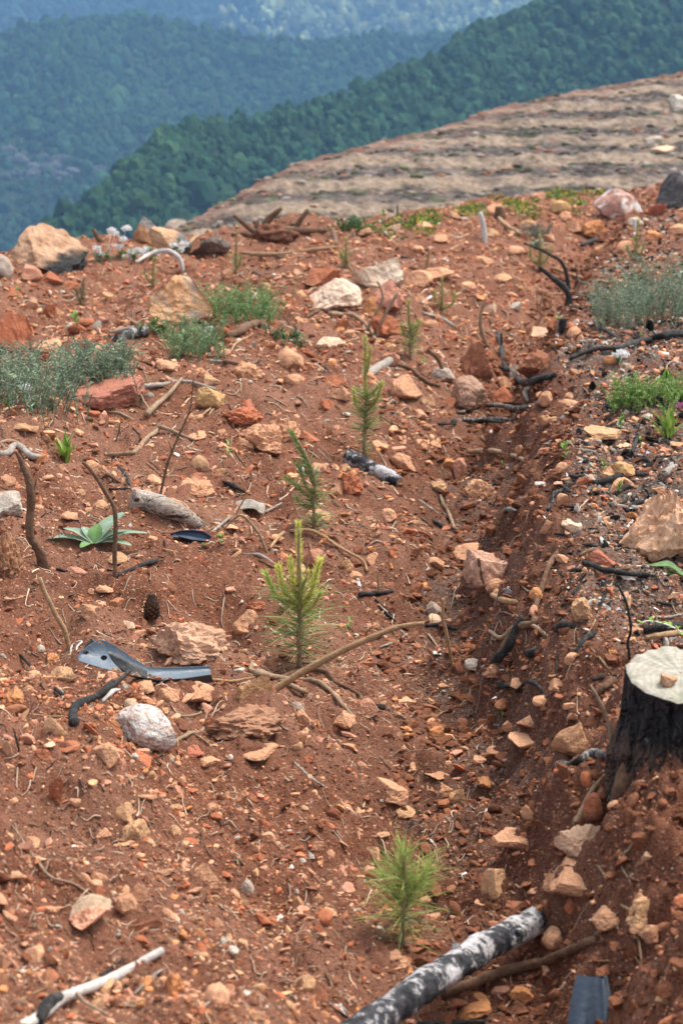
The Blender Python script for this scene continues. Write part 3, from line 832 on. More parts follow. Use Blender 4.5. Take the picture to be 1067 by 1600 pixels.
# every stone one can pick out, by its outline in the photograph: x0 y0 x1 y1 colour shape
P, T, U, K, CR, G, W_, O, RD, Y, B = 'peach', 'tan', 'rust', 'pink', 'cream', 'grey', 'white', 'orange', 'red', 'yellow', 'brown'
a, r_, f_, w_, c_ = 'angular', 'round', 'flat', 'wedge', 'clod'
STONES = [
 (67,475,88,499,U,a),(160,456,178,471,T,r_),(64,617,95,639,P,a),(305,604,352,644,Y,a),(317,584,348,606,T,a),(332,508,362,533,U,c_),(243,562,281,582,P,f_),
 (204,546,221,558,P,w_),(233,541,247,557,P,w_),(143,501,160,520,G,w_),(225,613,241,623,G,r_),(62,424,100,446,U,a),(105,505,135,522,U,f_),(125,497,152,510,U,f_),(60,530,105,552,P,f_),
 (492,474,530,490,P,f_),(664,418,710,440,P,a),(632,423,676,452,P,f_),(495,523,536,540,CR,f_),(428,545,475,578,P,r_),(465,543,495,562,U,a),(366,567,415,599,P,c_),
 (441,585,476,604,P,f_),(590,550,624,573,K,a),(609,587,660,626,P,f_),(653,617,680,636,T,a),(669,575,710,597,G,f_),(518,604,548,634,P,a),(494,624,524,646,U,a),
 (374,622,413,644,RD,f_),(348,636,412,668,U,c_),(455,453,480,470,P,a),(520,500,545,520,U,a),(536,516,556,530,P,a),(400,500,440,514,U,c_),(503,586,540,606,U,a),
 (857,313,892,337,Y,r_),(884,344,908,366,P,a),(905,344,952,371,O,c_),(962,376,990,398,P,r_),(925,383,943,403,P,a),(908,391,925,404,P,a),(789,383,820,398,P,f_),
 (853,493,874,519,U,a),(795,472,814,489,G,r_),(753,473,775,494,CR,w_),(817,511,863,528,CR,f_),(789,570,814,600,G,a),(775,588,806,612,P,a),(760,604,803,632,U,a),
 (942,555,966,572,O,r_),(885,511,908,531,P,f_),(1010,318,1040,340,RD,c_),(720,345,740,360,P,a),(880,612,905,628,P,r_),(840,611,864,636,P,r_),(870,624,912,644,P,a),
 (277,748,340,785,P,c_),(296,712,328,738,T,r_),(292,739,321,757,RD,r_),(228,742,253,760,P,f_),(126,720,168,748,P,a),(142,781,172,798,P,f_),(-2,742,26,762,P,f_),
 (17,659,62,679,T,f_),(289,673,323,688,P,f_),(104,886,138,909,K,a),(125,943,164,969,P,a),(146,912,182,930,P,f_),(104,752,122,764,P,r_),(88,726,108,742,P,a),
 (165,865,200,884,T,f_),(5,925,45,942,P,a),(96,800,134,814,P,f_),(330,670,356,684,P,a),(117,764,134,775,T,r_),(115,618,140,630,G,a),
 (376,664,442,714,P,c_),(416,652,470,694,P,c_),(466,673,500,693,U,a),(607,708,650,741,P,a),(514,754,542,778,P,a),(534,738,568,780,U,c_),(684,717,714,738,O,r_),
 (663,751,698,774,T,c_),(476,793,517,823,P,f_),(474,858,507,889,K,a),(414,835,444,850,T,f_),(570,866,595,887,P,r_),(527,872,552,898,T,c_),(662,871,694,894,P,r_),
 (542,893,566,906,P,f_),(666,942,692,972,G,f_),(363,955,404,994,P,a),(384,938,416,957,U,c_),(612,824,655,842,U,c_),(590,796,620,816,P,f_),(452,880,478,898,P,f_),
 (440,730,468,752,U,a),(372,684,398,704,P,a),(486,724,510,742,P,a),(576,688,606,706,P,f_),(668,688,690,704,P,a),
 (946,720,996,750,Y,a),(911,668,972,690,T,f_),(722,749,776,786,P,c_),(704,716,728,758,K,f_),(706,854,762,880,P,f_),(758,905,793,928,P,r_),(768,921,786,940,P,r_),
 (868,770,893,798,P,w_),(841,810,874,836,P,a),(875,812,910,836,CR,w_),(912,860,964,890,RD,f_),(890,935,924,972,T,c_),(826,918,848,940,O,r_),(926,883,950,898,P,a),
 (840,648,864,668,P,a),(866,722,890,740,P,r_),(900,744,924,760,U,a),(920,800,944,816,CR,a),(1012,760,1040,776,P,a),(952,690,986,702,CR,f_),(884,1112,906,1126,P,a),
 (77,1042,122,1070,T,a),(0,1078,52,1108,O,c_),(66,1122,112,1158,T,r_),(191,1092,221,1118,CR,r_),(206,1064,244,1088,P,f_),(243,1074,282,1100,P,a),(279,1070,338,1106,P,f_),
 (163,1048,184,1068,P,r_),(72,1020,97,1038,O,f_),(142,1164,190,1204,P,a),(75,1214,100,1266,U,c_),(176,1254,212,1288,T,r_),(311,1182,346,1203,P,f_),(279,1164,320,1188,RD,f_),
 (4,1158,22,1184,P,w_),(56,1170,80,1190,U,a),(92,1160,126,1180,U,f_),(186,971,212,987,CR,r_),(52,1008,72,1022,W_,r_),(276,1214,292,1228,T,r_),(318,1256,340,1272,P,a),
 (368,1166,436,1194,P,f_),(452,1097,477,1116,G,r_),(459,1108,488,1142,P,f_),(517,1113,556,1144,P,f_),(560,1093,592,1124,K,f_),(571,1222,640,1260,P,w_),(612,1257,650,1280,T,f_),
 (628,1192,652,1208,P,a),(612,1090,646,1106,P,f_),(668,1135,693,1158,O,r_),(648,1200,706,1222,P,f_),(660,1218,712,1248,P,a),(668,962,690,978,CR,f_),(474,1122,496,1142,P,a),
 (396,1150,420,1170,P,r_),(470,1180,492,1196,U,a),(534,1160,560,1178,P,a),(452,1160,474,1174,T,r_),(556,1190,578,1206,P,a),
 (792,1147,850,1178,P,f_),(806,1118,846,1142,P,a),(782,1126,810,1148,P,a),(795,1060,830,1080,P,f_),(830,1088,866,1106,P,r_),(856,1062,882,1084,P,f_),(944,1016,968,1050,O,a),
 (757,1162,794,1190,P,f_),(744,1216,774,1236,O,f_),(790,1211,822,1234,T,a),(784,1234,814,1252,P,f_),(811,1258,836,1284,P,a),(909,1240,943,1284,U,r_),(699,1230,730,1258,T,w_),
 (752,1038,790,1060,P,a),(724,1028,760,1052,G,f_),(940,1088,960,1106,P,r_),(996,1246,1014,1262,U,r_),(846,1216,866,1232,U,r_),(738,1182,760,1198,P,a),
 (186,1282,236,1322,T,a),(146,1296,176,1320,P,w_),(29,1306,64,1330,P,f_),(32,1335,50,1356,P,a),(141,1361,170,1384,P,r_),(290,1348,348,1394,P,w_),(205,1380,236,1416,P,w_),
 (179,1400,220,1438,P,w_),(70,1414,102,1436,P,c_),(245,1518,290,1566,O,c_),(28,1504,64,1524,W_,f_),(-6,1492,18,1520,P,a),(262,1290,284,1311,T,r_),(166,1392,184,1404,CR,a),
 (455,1400,484,1428,T,a),(484,1396,506,1414,P,r_),(561,1324,594,1348,P,w_),(548,1296,576,1320,P,w_),(572,1486,644,1520,P,c_),(590,1504,646,1524,O,f_),(630,1466,674,1494,U,c_),
 (402,1300,432,1320,P,w_),(484,1314,506,1332,P,a),(376,1376,398,1402,G,a),(458,1526,494,1552,T,r_),(508,1328,524,1346,P,r_),(447,1360,466,1378,P,a),(584,1298,610,1312,P,f_),
 (853,1352,944,1412,P,f_),(846,1364,896,1404,P,w_),(975,1408,1044,1458,T,a),(750,1358,798,1414,T,f_),(921,1413,976,1466,P,f_),(834,1406,862,1434,O,c_),(844,1452,878,1490,P,f_),
 (766,1300,834,1340,P,f_),(699,1560,768,1594,O,f_),(792,1542,836,1570,O,a),(998,1448,1030,1476,P,a),(958,1484,982,1496,P,f_),(1050,1400,1080,1422,U,r_),(1060,1360,1080,1382,CR,r_),
 (740,1408,762,1422,P,r_),(888,1452,902,1466,P,a),(976,1380,996,1400,U,a),(1050,1512,1080,1534,T,f_),(740,1324,774,1344,U,f_),
 # the far slope and the stony ground below the crest
 (40,470,62,486,P,a),(8,448,36,464,U,a),(100,440,130,456,U,c_),(150,430,170,444,P,a),(345,420,372,438,P,a),(400,440,424,456,P,a),(420,462,446,478,P,a),(455,420,472,434,P,r_),
 (700,380,726,394,P,a),(740,400,772,414,P,a),(640,384,664,398,P,f_),(580,372,612,388,P,a),(676,366,700,380,P,r_),(756,356,780,372,T,a),(812,344,838,358,P,r_),(840,366,866,380,P,a),
 (870,330,892,344,P,a),(980,340,1004,354,W_,r_),(1004,360,1036,378,O,a),(1040,350,1070,368,P,a),(760,318,792,340,P,a),(830,300,852,314,P,a),(900,286,924,300,O,r_),(1000,290,1024,306,K,a),
 (700,330,722,344,P,a),(650,346,676,360,P,f_),(606,350,626,366,CR,w_),(560,356,584,370,P,a),(506,360,530,372,P,a),(770,428,800,444,P,f_),(820,446,846,460,P,a),(720,440,744,456,P,a),
 (640,458,668,472,P,a),(690,520,716,536,U,a),(660,500,684,514,P,r_),(736,500,756,514,P,a),(640,640,668,656,P,f_),(690,622,712,640,U,a),(560,580,584,596,P,r_),(240,480,262,492,P,a) ,
]
for s_ in STONES: put_rock(s_[:4], s_[4], s_[5])

# ------------------------------------------------------------------ uncountable gravel: pebbles and soil crumbs
def pebbles():
    r = np.random.default_rng(99); b = Bag()
    occ = np.array(OCC)
    tm = []
    for k in range(14):
        V, f = rock_shape(3 if k < 5 else 2 if k < 9 else 1, 700 + k, ['angular', 'round', 'wedge', 'clod'][k % 4]); tm.append((V, f))
    pal = np.array([COL['peach'], COL['peach'], COL['tan'], COL['pink'], COL['rust'], COL['rust'], COL['brown'], COL['brown'], COL['orange'], COL['peach'], COL['peach'], COL['pink'], COL['rust'], (.22, .085, .045), (.22, .085, .045), (.19, .07, .036)])
    N = 470000
    # even in the distance as near: density follows what the eye can part
    y = 2.3 * np.exp(r.uniform(0, 1, N) ** .9 * math.log(36 / 2.3)); u = r.uniform(-.30, .30, N)
    keep0 = (np.abs(u) < .20) | (r.random(N) < .3)
    y = y[keep0]; u = u[keep0]; x = u * y
    d = trench_d(x, y)
    patch = noise2(x * 1.4 + 20, y * 1.2) + .6 * noise2(x * 5, y * 4.6)
    bank = smooth(.28, .45, d)
    dens = (.22 + .34 * smooth(9, 13, y)) + .75 * np.clip(patch + .05, 0, 1.1) ** 1.3 + .5 * bank * smooth(4.5, 5.5, y) + .12 * np.exp(-((d - .16) / .16) ** 2)
    keep = r.random(len(x)) < dens
    x, y, d, bank = x[keep], y[keep], d[keep], bank[keep]
    px_m = y / F                      # metres per photo pixel
    small = r.random(len(x)) < .74
    size = np.where(small, .0018 + px_m * r.uniform(.5, 1.2, len(x)), np.exp(r.normal(math.log(.0046), .58, len(x))) * (1 + .45 * smooth(5, 8, y)) + px_m * r.uniform(.35, 1.7 + 1.3 * smooth(10, 16, y), len(x)))
    size = np.minimum(size, .021 + px_m * 2.5)
    c = np.interp(x / y, CU, CD); keep = y < c + 3
    x, y, size, bank, d = x[keep], y[keep], size[keep], bank[keep], d[keep]
    z = H(x, y)
    n = len(x); print('pebbles', n)
    which = r.integers(0, len(tm), n)
    big_ = size * F * .64 / y > 3.2
    mid_ = ~big_ & (size * F * .64 / y > 1.5)
    which = np.where(big_, r.integers(0, 5, n), np.where(mid_, r.integers(5, 9, n), r.integers(9, 14, n)))
    ci = r.integers(0, len(pal), n); col = pal[ci] * np.exp(r.normal(0, .16, n))[:, None]
    t = r.random(n); g = (t < .16 * bank + .03); col[g] = np.array([.46, .40, .33]) * np.exp(r.normal(0, .25, g.sum()))[:, None]
    g = (t > 1 - .30 * bank * smooth(4.6, 5.6, y)); col[g] = np.array([.025, .023, .022]) * np.exp(r.normal(0, .4, g.sum()))[:, None]
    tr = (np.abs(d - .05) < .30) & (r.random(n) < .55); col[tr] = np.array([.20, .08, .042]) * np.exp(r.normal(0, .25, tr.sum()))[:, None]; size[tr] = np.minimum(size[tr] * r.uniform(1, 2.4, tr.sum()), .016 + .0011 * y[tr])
    for k, (V, f) in enumerate(tm):
        m_ = np.where(which == k)[0]
        if not len(m_): continue
        q = r.normal(size=(len(m_), 4)); q /= np.linalg.norm(q, axis=1)[:, None]
        w, X, Y, Z = q.T
        Rm = np.stack([1 - 2 * (Y * Y + Z * Z), 2 * (X * Y - Z * w), 2 * (X * Z + Y * w), 2 * (X * Y + Z * w), 1 - 2 * (X * X + Z * Z), 2 * (Y * Z - X * w),
                       2 * (X * Z - Y * w), 2 * (Y * Z + X * w), 1 - 2 * (X * X + Y * Y)], 1).reshape(-1, 3, 3)
        sc = size[m_][:, None] * np.stack([r.uniform(.9, 1.7, len(m_)), r.uniform(.6, 1.1, len(m_)), r.uniform(.4, .9, len(m_))], 1)
        P_ = np.einsum('nij,nvj->nvi', Rm, V[None] * sc[:, None, :])
        P_[..., 2] *= .75
        P_ += np.stack([x[m_], y[m_], z[m_] + size[m_] * .12], 1)[:, None, :]
        Fs = (f[None] + (np.arange(len(m_)) * len(V))[:, None, None]).reshape(-1, 3)
        b.add(P_.reshape(-1, 3), Fs, np.repeat(col[m_], len(V), 0))
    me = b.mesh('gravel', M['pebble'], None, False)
    tag(link('gravel', me), kind='stuff')
pebbles()
# ------------------------------------------------------------------ sticks, roots, logs
LOOK = {'bark': 'brown', 'root': 'pale brown', 'tan': 'tan', 'grey': 'grey', 'white': 'bleached white', 'char': 'charred black', 'ashchar': 'half burnt', 'ash': 'ash speckled'}
def stick3d(pxs, r, mode, lift=0.0, dz=0.0, k=.72):
    """points of a stick from its line in the photo; 'lay' follows the ground, 'up' stands at the depth of its foot (first point)"""
    rr = np.interp(np.linspace(0, 1, len(pxs)), np.linspace(0, 1, len(r)), r)
    out, rad = [], []
    if mode == 'lay':
        for (px, py), q in zip(pxs, rr):
            p = gp(px, py); s = scale_at(p); p[2] += q * s * k * .5 + lift * s; out.append(p); rad.append(q * s * k)
    else:
        f0 = gp(*pxs[0]); n = len(pxs); hgt = abs(pxs[0][1] - pxs[-1][1]) or 1
        for i, ((px, py), q) in enumerate(zip(pxs, rr)):
            t = i / (n - 1); p = at_depth(px, py, f0[1] + dz * t)
            s = scale_at(p)
            if i == 0: p[2] -= q * s * 1.2
            g = float(H(p[0], p[1]))
            if p[2] < g - .004 and i: p = gp(px, py); p[2] += q * s * .7
            out.append(p); rad.append(q * s * k)
    return np.array(out), np.array(rad)

def stick(pxs, r, mat='bark', mode='lay', kind='stick', label=None, rough=None, br=(), sides=None, group='sticks and roots strewn over the soil', dz=0.0, lift=0.0, size=None):
    P_, rad = stick3d(pxs, r if isinstance(r, (list, tuple)) else [r * .55, r, r * .9, r * .4], mode, lift, dz)
    if rough is None: rough = .30 if mat in ('char', 'ashchar') else .2
    b = Bag(); sides = sides or (12 if max(rad) > .006 else 7)
    sd_ = int(pxs[0][0] * 3 + pxs[0][1])
    V, f = tube(P_, rad, sides, rough, sd_); b.add(V, f)
    twigs = []
    for bp, brd in br:
        Q, q = stick3d(bp, brd if isinstance(brd, (list, tuple)) else [brd, brd * .6], mode, lift, dz)
        V, f = tube(Q, q, 6, rough, sd_ + 5); b2 = Bag(); b2.add(V, f); twigs.append(b2)
    o = P_.mean(0)
    ob = link(kind, b.mesh(kind, M[mat], o), None, tuple(o))
    for b2 in twigs: link('twig', b2.mesh('twig', M[mat], o), ob)
    mx, my = np.mean([p[0] for p in pxs]), np.mean([p[1] for p in pxs])
    if label is None:
        w = max(r) if isinstance(r, (list, tuple)) else r
        L = sum(math.hypot(pxs[i + 1][0] - pxs[i][0], pxs[i + 1][1] - pxs[i][1]) for i in range(len(pxs) - 1))
        th = ('thick ' if w >= 7 else 'thin ' if w <= 3 else '') + ('long ' if L > 130 else 'short ' if L < 55 else '')
        if mode == 'up': th += 'upright '
        label = place_label(f"{th}{LOOK[mat]} {kind.replace('_', ' ')}", mx, my)
    tag(ob, label, {'root': 'root', 'log': 'log', 'branch': 'branch', 'dead_stem': 'stem', 'wood_chip': 'wood chip'}.get(kind, 'stick'), group)
    return ob

# hand-drawn from the photograph ------------------------------------------------
stick([(693, 1562), (760, 1541), (850, 1506), (932, 1484)], [13, 13, 12, 10], 'bark', kind='branch', label='rough brown branch lying beside the speckled ash log', rough=.3, lift=4)
stick([(640, 1606), (700, 1604), (765, 1600)], 9, 'char', label='blue black stick at the bottom frame edge under the ash log')
stick([(208, 1560), (240, 1530), (256, 1520)], 4, 'grey', label='grey splinter lying against the split silver pole')
stick([(505, 1510), (515, 1540), (526, 1562)], 4.5, 'bark', 'up')
stick([(515, 1575), (530, 1578), (545, 1580)], 4, 'white', br=[([(540, 1590), (532, 1575), (540, 1550)], 4)], label='bleached forked twig beside the lower end of the ash log')
stick([(416, 1076), (470, 1051), (540, 1014), (585, 995), (620, 981), (662, 974)], [8, 8, 7, 6.5, 6, 4.5], 'tan', 'up', kind='branch', label='long bare tan branch pointing past the lime tipped pine seedling', dz=-.05, rough=.22,
      br=[([(575, 1000), (572, 990), (583, 978)], 3)])
stick([(400, 1062), (458, 1066), (490, 1070), (512, 1081), (532, 1105), (549, 1122), (550, 1142)], [6, 6, 5, 5, 5, 4, 3], 'root', kind='root', lift=3)
stick([(440, 1062), (470, 1055), (509, 1053), (525, 1071), (562, 1092), (567, 1109), (590, 1132)], [5, 5, 4.5, 4, 4, 4, 3], 'bark', kind='root', lift=3)
stick([(395, 1040), (392, 1058), (411, 1062), (450, 1076), (480, 1088)], [3, 6, 9, 8, 5], 'root', kind='root', label='knotted grey root base under the long bare branch', lift=4)
stick([(243, 1072), (282, 1068), (330, 1066), (362, 1068), (400, 1062)], 4, 'tan', kind='root')
stick([(219, 1093), (250, 1108), (280, 1119), (306, 1124), (316, 1112), (312, 1098)], 3.2, 'root', kind='root', label='thin pale root looping behind the white veined boulder')
stick([(243, 1188), (270, 1166), (297, 1152), (317, 1142), (325, 1112)], [3, 4, 5, 4, 2.5], 'root', kind='root', label='pale root curling round the white veined boulder', br=[([(305, 1150), (320, 1162), (338, 1174)], 2.5)])
stick([(153, 1152), (172, 1161), (189, 1172), (182, 1180), (175, 1187)], 3, 'root', kind='root')
stick([(196, 1206), (203, 1222), (207, 1233), (202, 1250)], 3, 'root', kind='root')
stick([(32, 1028), (61, 1055), (88, 1082), (118, 1107)], [3, 3.5, 4, 4], 'char')
stick([(115, 1140), (120, 1112), (142, 1099), (165, 1086), (178, 1072)], [11, 9, 8, 7, 5], 'char', kind='branch', label='charred branch lying in front of the slate plastic strip', rough=.3, lift=4,
      br=[([(150, 1098), (178, 1078), (203, 1054)], [6, 4])])
stick([(160, 1097), (176, 1087), (188, 1078)], 6, 'white', kind='wood_chip', label='pale split wood chip leaning on the charred branch')
stick([(37, 1118), (75, 1123), (111, 1121), (135, 1112), (160, 1124)], 2.6, 'tan', kind='root')
stick([(32, 1178), (27, 1158), (22, 1138)], 3, 'char', 'up')
stick([(110, 1012), (101, 983), (84, 954), (62, 903)], [5, 5.5, 5.5, 5], 'tan', 'up', kind='dead_stem', label='broken tan dead stem rising behind the slate plastic strip', br=[([(105, 990), (113, 968), (122, 948)], [3, 2])])
stick([(110, 1030), (114, 1010), (128, 1006), (120, 1018), (130, 1034)], 3, 'white', kind='root', label='pale curled roots at the torn end of the plastic strip')
stick([(20, 1298), (60, 1352), (80, 1378), (118, 1388), (156, 1412)], [2, 3.5, 3, 3, 2], 'root', kind='root')
stick([(314, 1280), (316, 1310), (325, 1335), (345, 1352)], 1.8, 'bark', kind='root')
stick([(44, 1426), (56, 1446), (76, 1460)], 2, 'tan', kind='root')
stick([(0, 1582), (36, 1562), (76, 1548)], 3, 'tan', kind='root'); stick([(300, 1590), (340, 1566), (384, 1572)], 2.5, 'white', kind='root')
stick([(74, 888), (64, 862), (46, 829), (47, 775), (43, 741), (26, 706)], [11, 10, 9, 10, 8, 4], 'bark', 'up', kind='dead_stem', label='shaggy brown dead post with peeling bark', rough=.45, sides=14,
      br=[([(47, 800), (34, 790), (22, 772), (2, 760)], [3, 2]), ([(48, 770), (55, 760), (58, 748)], [5, 1.5])])
stick([(179, 904), (180, 856), (180, 800), (163, 765), (142, 734), (130, 722)], [5, 5, 5, 4.5, 4, 3.5], 'bark', 'up', kind='dead_stem', label='bent brown dead stem standing in front of the silvery rosette', rough=.25)
stick([(248, 787), (260, 731), (280, 680), (297, 640), (303, 588)], [3.2, 3, 2.6, 2, 1.2], 'bark', 'up', kind='dead_stem', label='tall thin leafless sapling stem behind the weathered log', br=[([(262, 728), (268, 705), (264, 690)], 1.8), ([(281, 678), (294, 650), (312, 630)], [2, 1])])
stick([(179, 720), (188, 735), (199, 751), (206, 768)], 4.5, 'char'); stick([(145, 720), (165, 742), (189, 757)], 5, 'bark'); stick([(172, 767), (205, 766)], 5, 'char')
stick([(182, 904), (216, 887), (243, 878)], [5, 5, 6], 'char', label='charred stick lying in front of the bent dead stem')
stick([(89, 893), (115, 897)], 6, 'char', kind='wood_chip')
stick([(230, 657), (242, 645), (253, 634), (268, 622), (284, 599)], [7, 6, 5, 4.5, 3], 'root', kind='root', lift=6, label='thick silvery root rising from the root fork on the mound', br=[([(235, 650), (222, 627), (212, 606), (208, 592)], 2.5)])
stick([(169, 719), (209, 712), (223, 697), (245, 680), (256, 677), (304, 694)], [4, 5, 5.5, 5, 4.5, 2.5], 'root', kind='root', lift=4)
stick([(160, 645), (190, 650), (219, 662)], 4, 'root', kind='root'); stick([(216, 606), (256, 603), (290, 600), (337, 611)], [5, 5, 4, 3], 'grey', kind='root')
stick([(148, 624), (169, 647), (195, 655), (219, 660)], 3, 'tan', kind='root'); stick([(300, 562), (330, 568), (362, 566)], 4.5, 'grey'); stick([(304, 559), (324, 558), (346, 556)], 2.5, 'tan')
stick([(351, 629), (330, 640), (308, 658)], 3, 'tan'); stick([(180, 690), (186, 675), (188, 662)], 2.5, 'bark', 'up')
stick([(-4, 716), (14, 712), (27, 703), (47, 718), (66, 722)], [8, 8, 8, 7, 5], 'grey', kind='root', lift=3); stick([(-4, 695), (20, 694), (44, 702)], 5, 'root', kind='root')
stick([(360, 815), (338, 832), (318, 848)], 4, 'grey', lift=4, label='pale rope like stick beside the dark plastic scrap')
stick([(300, 836), (316, 848), (322, 838)], 4, 'bark', 'up')
stick([(419, 864), (407, 838), (394, 819), (377, 805), (364, 812), (350, 827)], [3.5, 3.2, 3, 3, 2.6, 2.2], 'root', 'up', kind='root', label='slender root arching up between weathered log and pine seedlings')
stick([(422, 862), (441, 842), (462, 838), (485, 839), (508, 849), (539, 869), (566, 886), (574, 899)], [3, 4, 4, 4, 4, 3.5, 3, 2.5], 'tan', kind='root', label='long brown root arching behind the lime tipped pine seedling', lift=6)
stick([(380, 866), (407, 869), (432, 884)], 5, 'grey'); stick([(404, 876), (431, 890)], 5, 'bark'); stick([(350, 757), (366, 766), (384, 773)], 6, 'char', lift=2)
stick([(367, 810), (377, 788), (393, 765)], 2, 'tan', 'up'); stick([(414, 803), (440, 790)], 6, 'grey')
stick([(637, 721), (671, 719)], 5, 'char'); stick([(684, 665), (712, 664)], 5, 'char'); stick([(688, 664), (740, 660), (800, 657)], 5, 'char')
stick([(509, 684), (539, 697), (586, 718), (622, 736)], 1.8, 'bark'); stick([(593, 650), (620, 669), (654, 680), (674, 691), (712, 698)], 2.8, 'bark')
stick([(687, 781), (693, 795), (701, 812), (710, 832)], [3, 4, 4, 3], 'root', lift=4); stick([(654, 783), (672, 796), (688, 806)], 4, 'grey'); stick([(676, 815), (694, 828), (712, 838)], 5, 'char')
stick([(590, 932), (591, 910), (590, 890)], 3.2, 'tan', 'up'); stick([(558, 908), (560, 914), (563, 923)], [4, 5, 3], 'white', kind='wood_chip', label='white wood chip beside the upright tan stub')
stick([(562, 937), (588, 934), (613, 927)], [5, 5, 4], 'char', lift=3); stick([(583, 938), (600, 952), (618, 968)], 4, 'char'); stick([(600, 920), (640, 940), (678, 961)], 3.2, 'bark')
stick([(708, 1042), (698, 994), (692, 968), (691, 934)], [3.6, 4, 4, 3], 'tan', 'up', kind='dead_stem', label='slim tan stub standing upright near the trench floor')
stick([(593, 1014), (608, 1011), (620, 1006), (633, 994)], 3, 'grey', br=[([(633, 995), (622, 984), (616, 982)], 2.5)]); stick([(633, 994), (646, 1005), (661, 1018)], 2.6, 'root')
stick([(664, 980), (688, 982), (712, 988)], 6, 'char'); stick([(590, 948), (603, 962), (618, 975)], 4, 'char'); stick([(458, 1191), (485, 1220), (513, 1238)], 3.4, 'grey')
stick([(613, 1119), (628, 1124), (641, 1133)], 2.6, 'root'); stick([(582, 1104), (594, 1107), (608, 1115)], 7, 'char', kind='wood_chip')
stick([(710, 1109), (690, 1118), (668, 1130)], 1.8, 'tan'); stick([(670, 1168), (667, 1193), (652, 1208), (632, 1224)], 2.4, 'bark'); stick([(674, 1217), (690, 1224), (712, 1231)], 3.6, 'grey')
# the bank with its roots
stick([(775, 1026), (790, 1008), (806, 994), (834, 981), (836, 954), (855, 908), (868, 880), (884, 854)], [13, 13, 11, 9, 7, 6.5, 6, 4], 'bark', 'up', kind='root', label='thick brown root with charred foot climbing out of the bank', rough=.25, dz=.25)
stick([(764, 1005), (784, 992), (805, 982), (832, 987), (859, 994), (897, 1004)], [4, 5, 5, 4.5, 4, 2], 'root', kind='root', lift=5, label='pale root crossing in front of the thick root in the bank')
for k_, l_ in enumerate([[(775, 960), (795, 955), (812, 972), (820, 990)], [(768, 985), (782, 968), (803, 962), (824, 968)], [(790, 948), (806, 960), (822, 962)], [(779, 1003), (774, 1018), (768, 1034)], [(818, 985), (822, 1003), (819, 1016)],
                          [(840, 985), (856, 1002), (852, 1020)], [(896, 1004), (898, 985), (906, 974)], [(760, 1000), (766, 1012), (768, 1020)], [(786, 1010), (794, 1030), (790, 1044)]]):
    stick(l_, 1.5, 'root', kind='root')
stick([(823, 1037), (855, 1019), (876, 1001), (897, 976)], [10, 9.5, 9, 7], 'char', kind='branch', label='charred branch angled up the dark bank', lift=3)
stick([(769, 1030), (793, 1014), (815, 988)], [14, 14, 12], 'char', kind='log', label='charred log end poking from under the thick bank root', lift=4)
stick([(886, 1059), (909, 1024), (927, 996)], [7, 8, 6], 'char', rough=.4, lift=3); stick([(872, 1006), (869, 1034), (859, 1056)], 2.2, 'char')
stick([(876, 1076), (893, 1048), (909, 1011), (930, 968)], [1.8, 1.8, 1.8, 1.4], 'tan', 'up', kind='root', dz=.2); stick([(888, 1008), (905, 1022), (918, 1030)], 2.4, 'root', kind='root')
stick([(769, 1060), (785, 1070), (808, 1079)], 8, 'char', lift=2); stick([(805, 1086), (830, 1086), (863, 1083)], 6, 'char', lift=2)
stick([(958, 1192), (953, 1169), (952, 1139), (940, 1102), (922, 1072)], [4, 4, 4.2, 4, 3], 'root', 'up', kind='root', label='bent pale root hanging in front of the charred stump', br=[([(953, 1165), (958, 1180), (950, 1200)], 2.4)])
stick([(928, 1084), (944, 1075), (960, 1063)], [8, 9, 9], 'bark', kind='branch', label='broken brown stub beside the charred stump'); stick([(923, 1044), (940, 1052), (960, 1057)], 3.4, 'tan', kind='root'); stick([(925, 1075), (940, 1064), (962, 1056)], 6, 'char')
stick([(862, 1193), (896, 1191), (925, 1188), (952, 1186)], [9, 10, 10, 8], 'ashchar', label='stick burnt at one end lying under the angular orange rock', lift=2)
stick([(896, 1280), (909, 1247), (923, 1220), (952, 1198)], [6, 7, 6, 4.5], 'root', kind='root', lift=4); stick([(943, 1210), (970, 1212), (1006, 1211)], 2, 'root', kind='root'); stick([(957, 1192), (963, 1220), (957, 1254), (948, 1278)], 2.2, 'root', kind='root')
stick([(1000, 1244), (1020, 1249), (1040, 1247)], 2.2, 'root', kind='root', br=[([(1002, 1244), (1000, 1230), (1006, 1218)], 1.6)])
stick([(980, 1400), (972, 1372), (968, 1350), (978, 1344), (998, 1350)], [2.5, 3.6, 4, 3.5, 2.5], 'root', kind='root'); stick([(916, 1358), (940, 1378), (958, 1400), (970, 1432), (990, 1455), (1006, 1478)], [2.5, 3.5, 4, 4, 3.6, 3], 'root', kind='root')
stick([(982, 1420), (984, 1405), (996, 1400)], 4, 'grey', kind='root'); stick([(870, 1366), (874, 1398), (886, 1425), (890, 1440)], 2, 'bark', kind='root'); stick([(925, 1435), (950, 1450), (975, 1468), (1010, 1475)], 2.2, 'root', kind='root')
stick([(872, 1575), (880, 1556), (886, 1540), (905, 1528)], 3.5, 'root', kind='root', lift=2, br=[([(886, 1540), (862, 1542), (830, 1540)], 3), ([(872, 1572), (866, 1590), (856, 1604)], 3)])
stick([(784, 1582), (806, 1560), (830, 1542)], 2.4, 'tan', kind='root'); stick([(912, 1512), (950, 1500), (990, 1492)], 3, 'tan', kind='root')
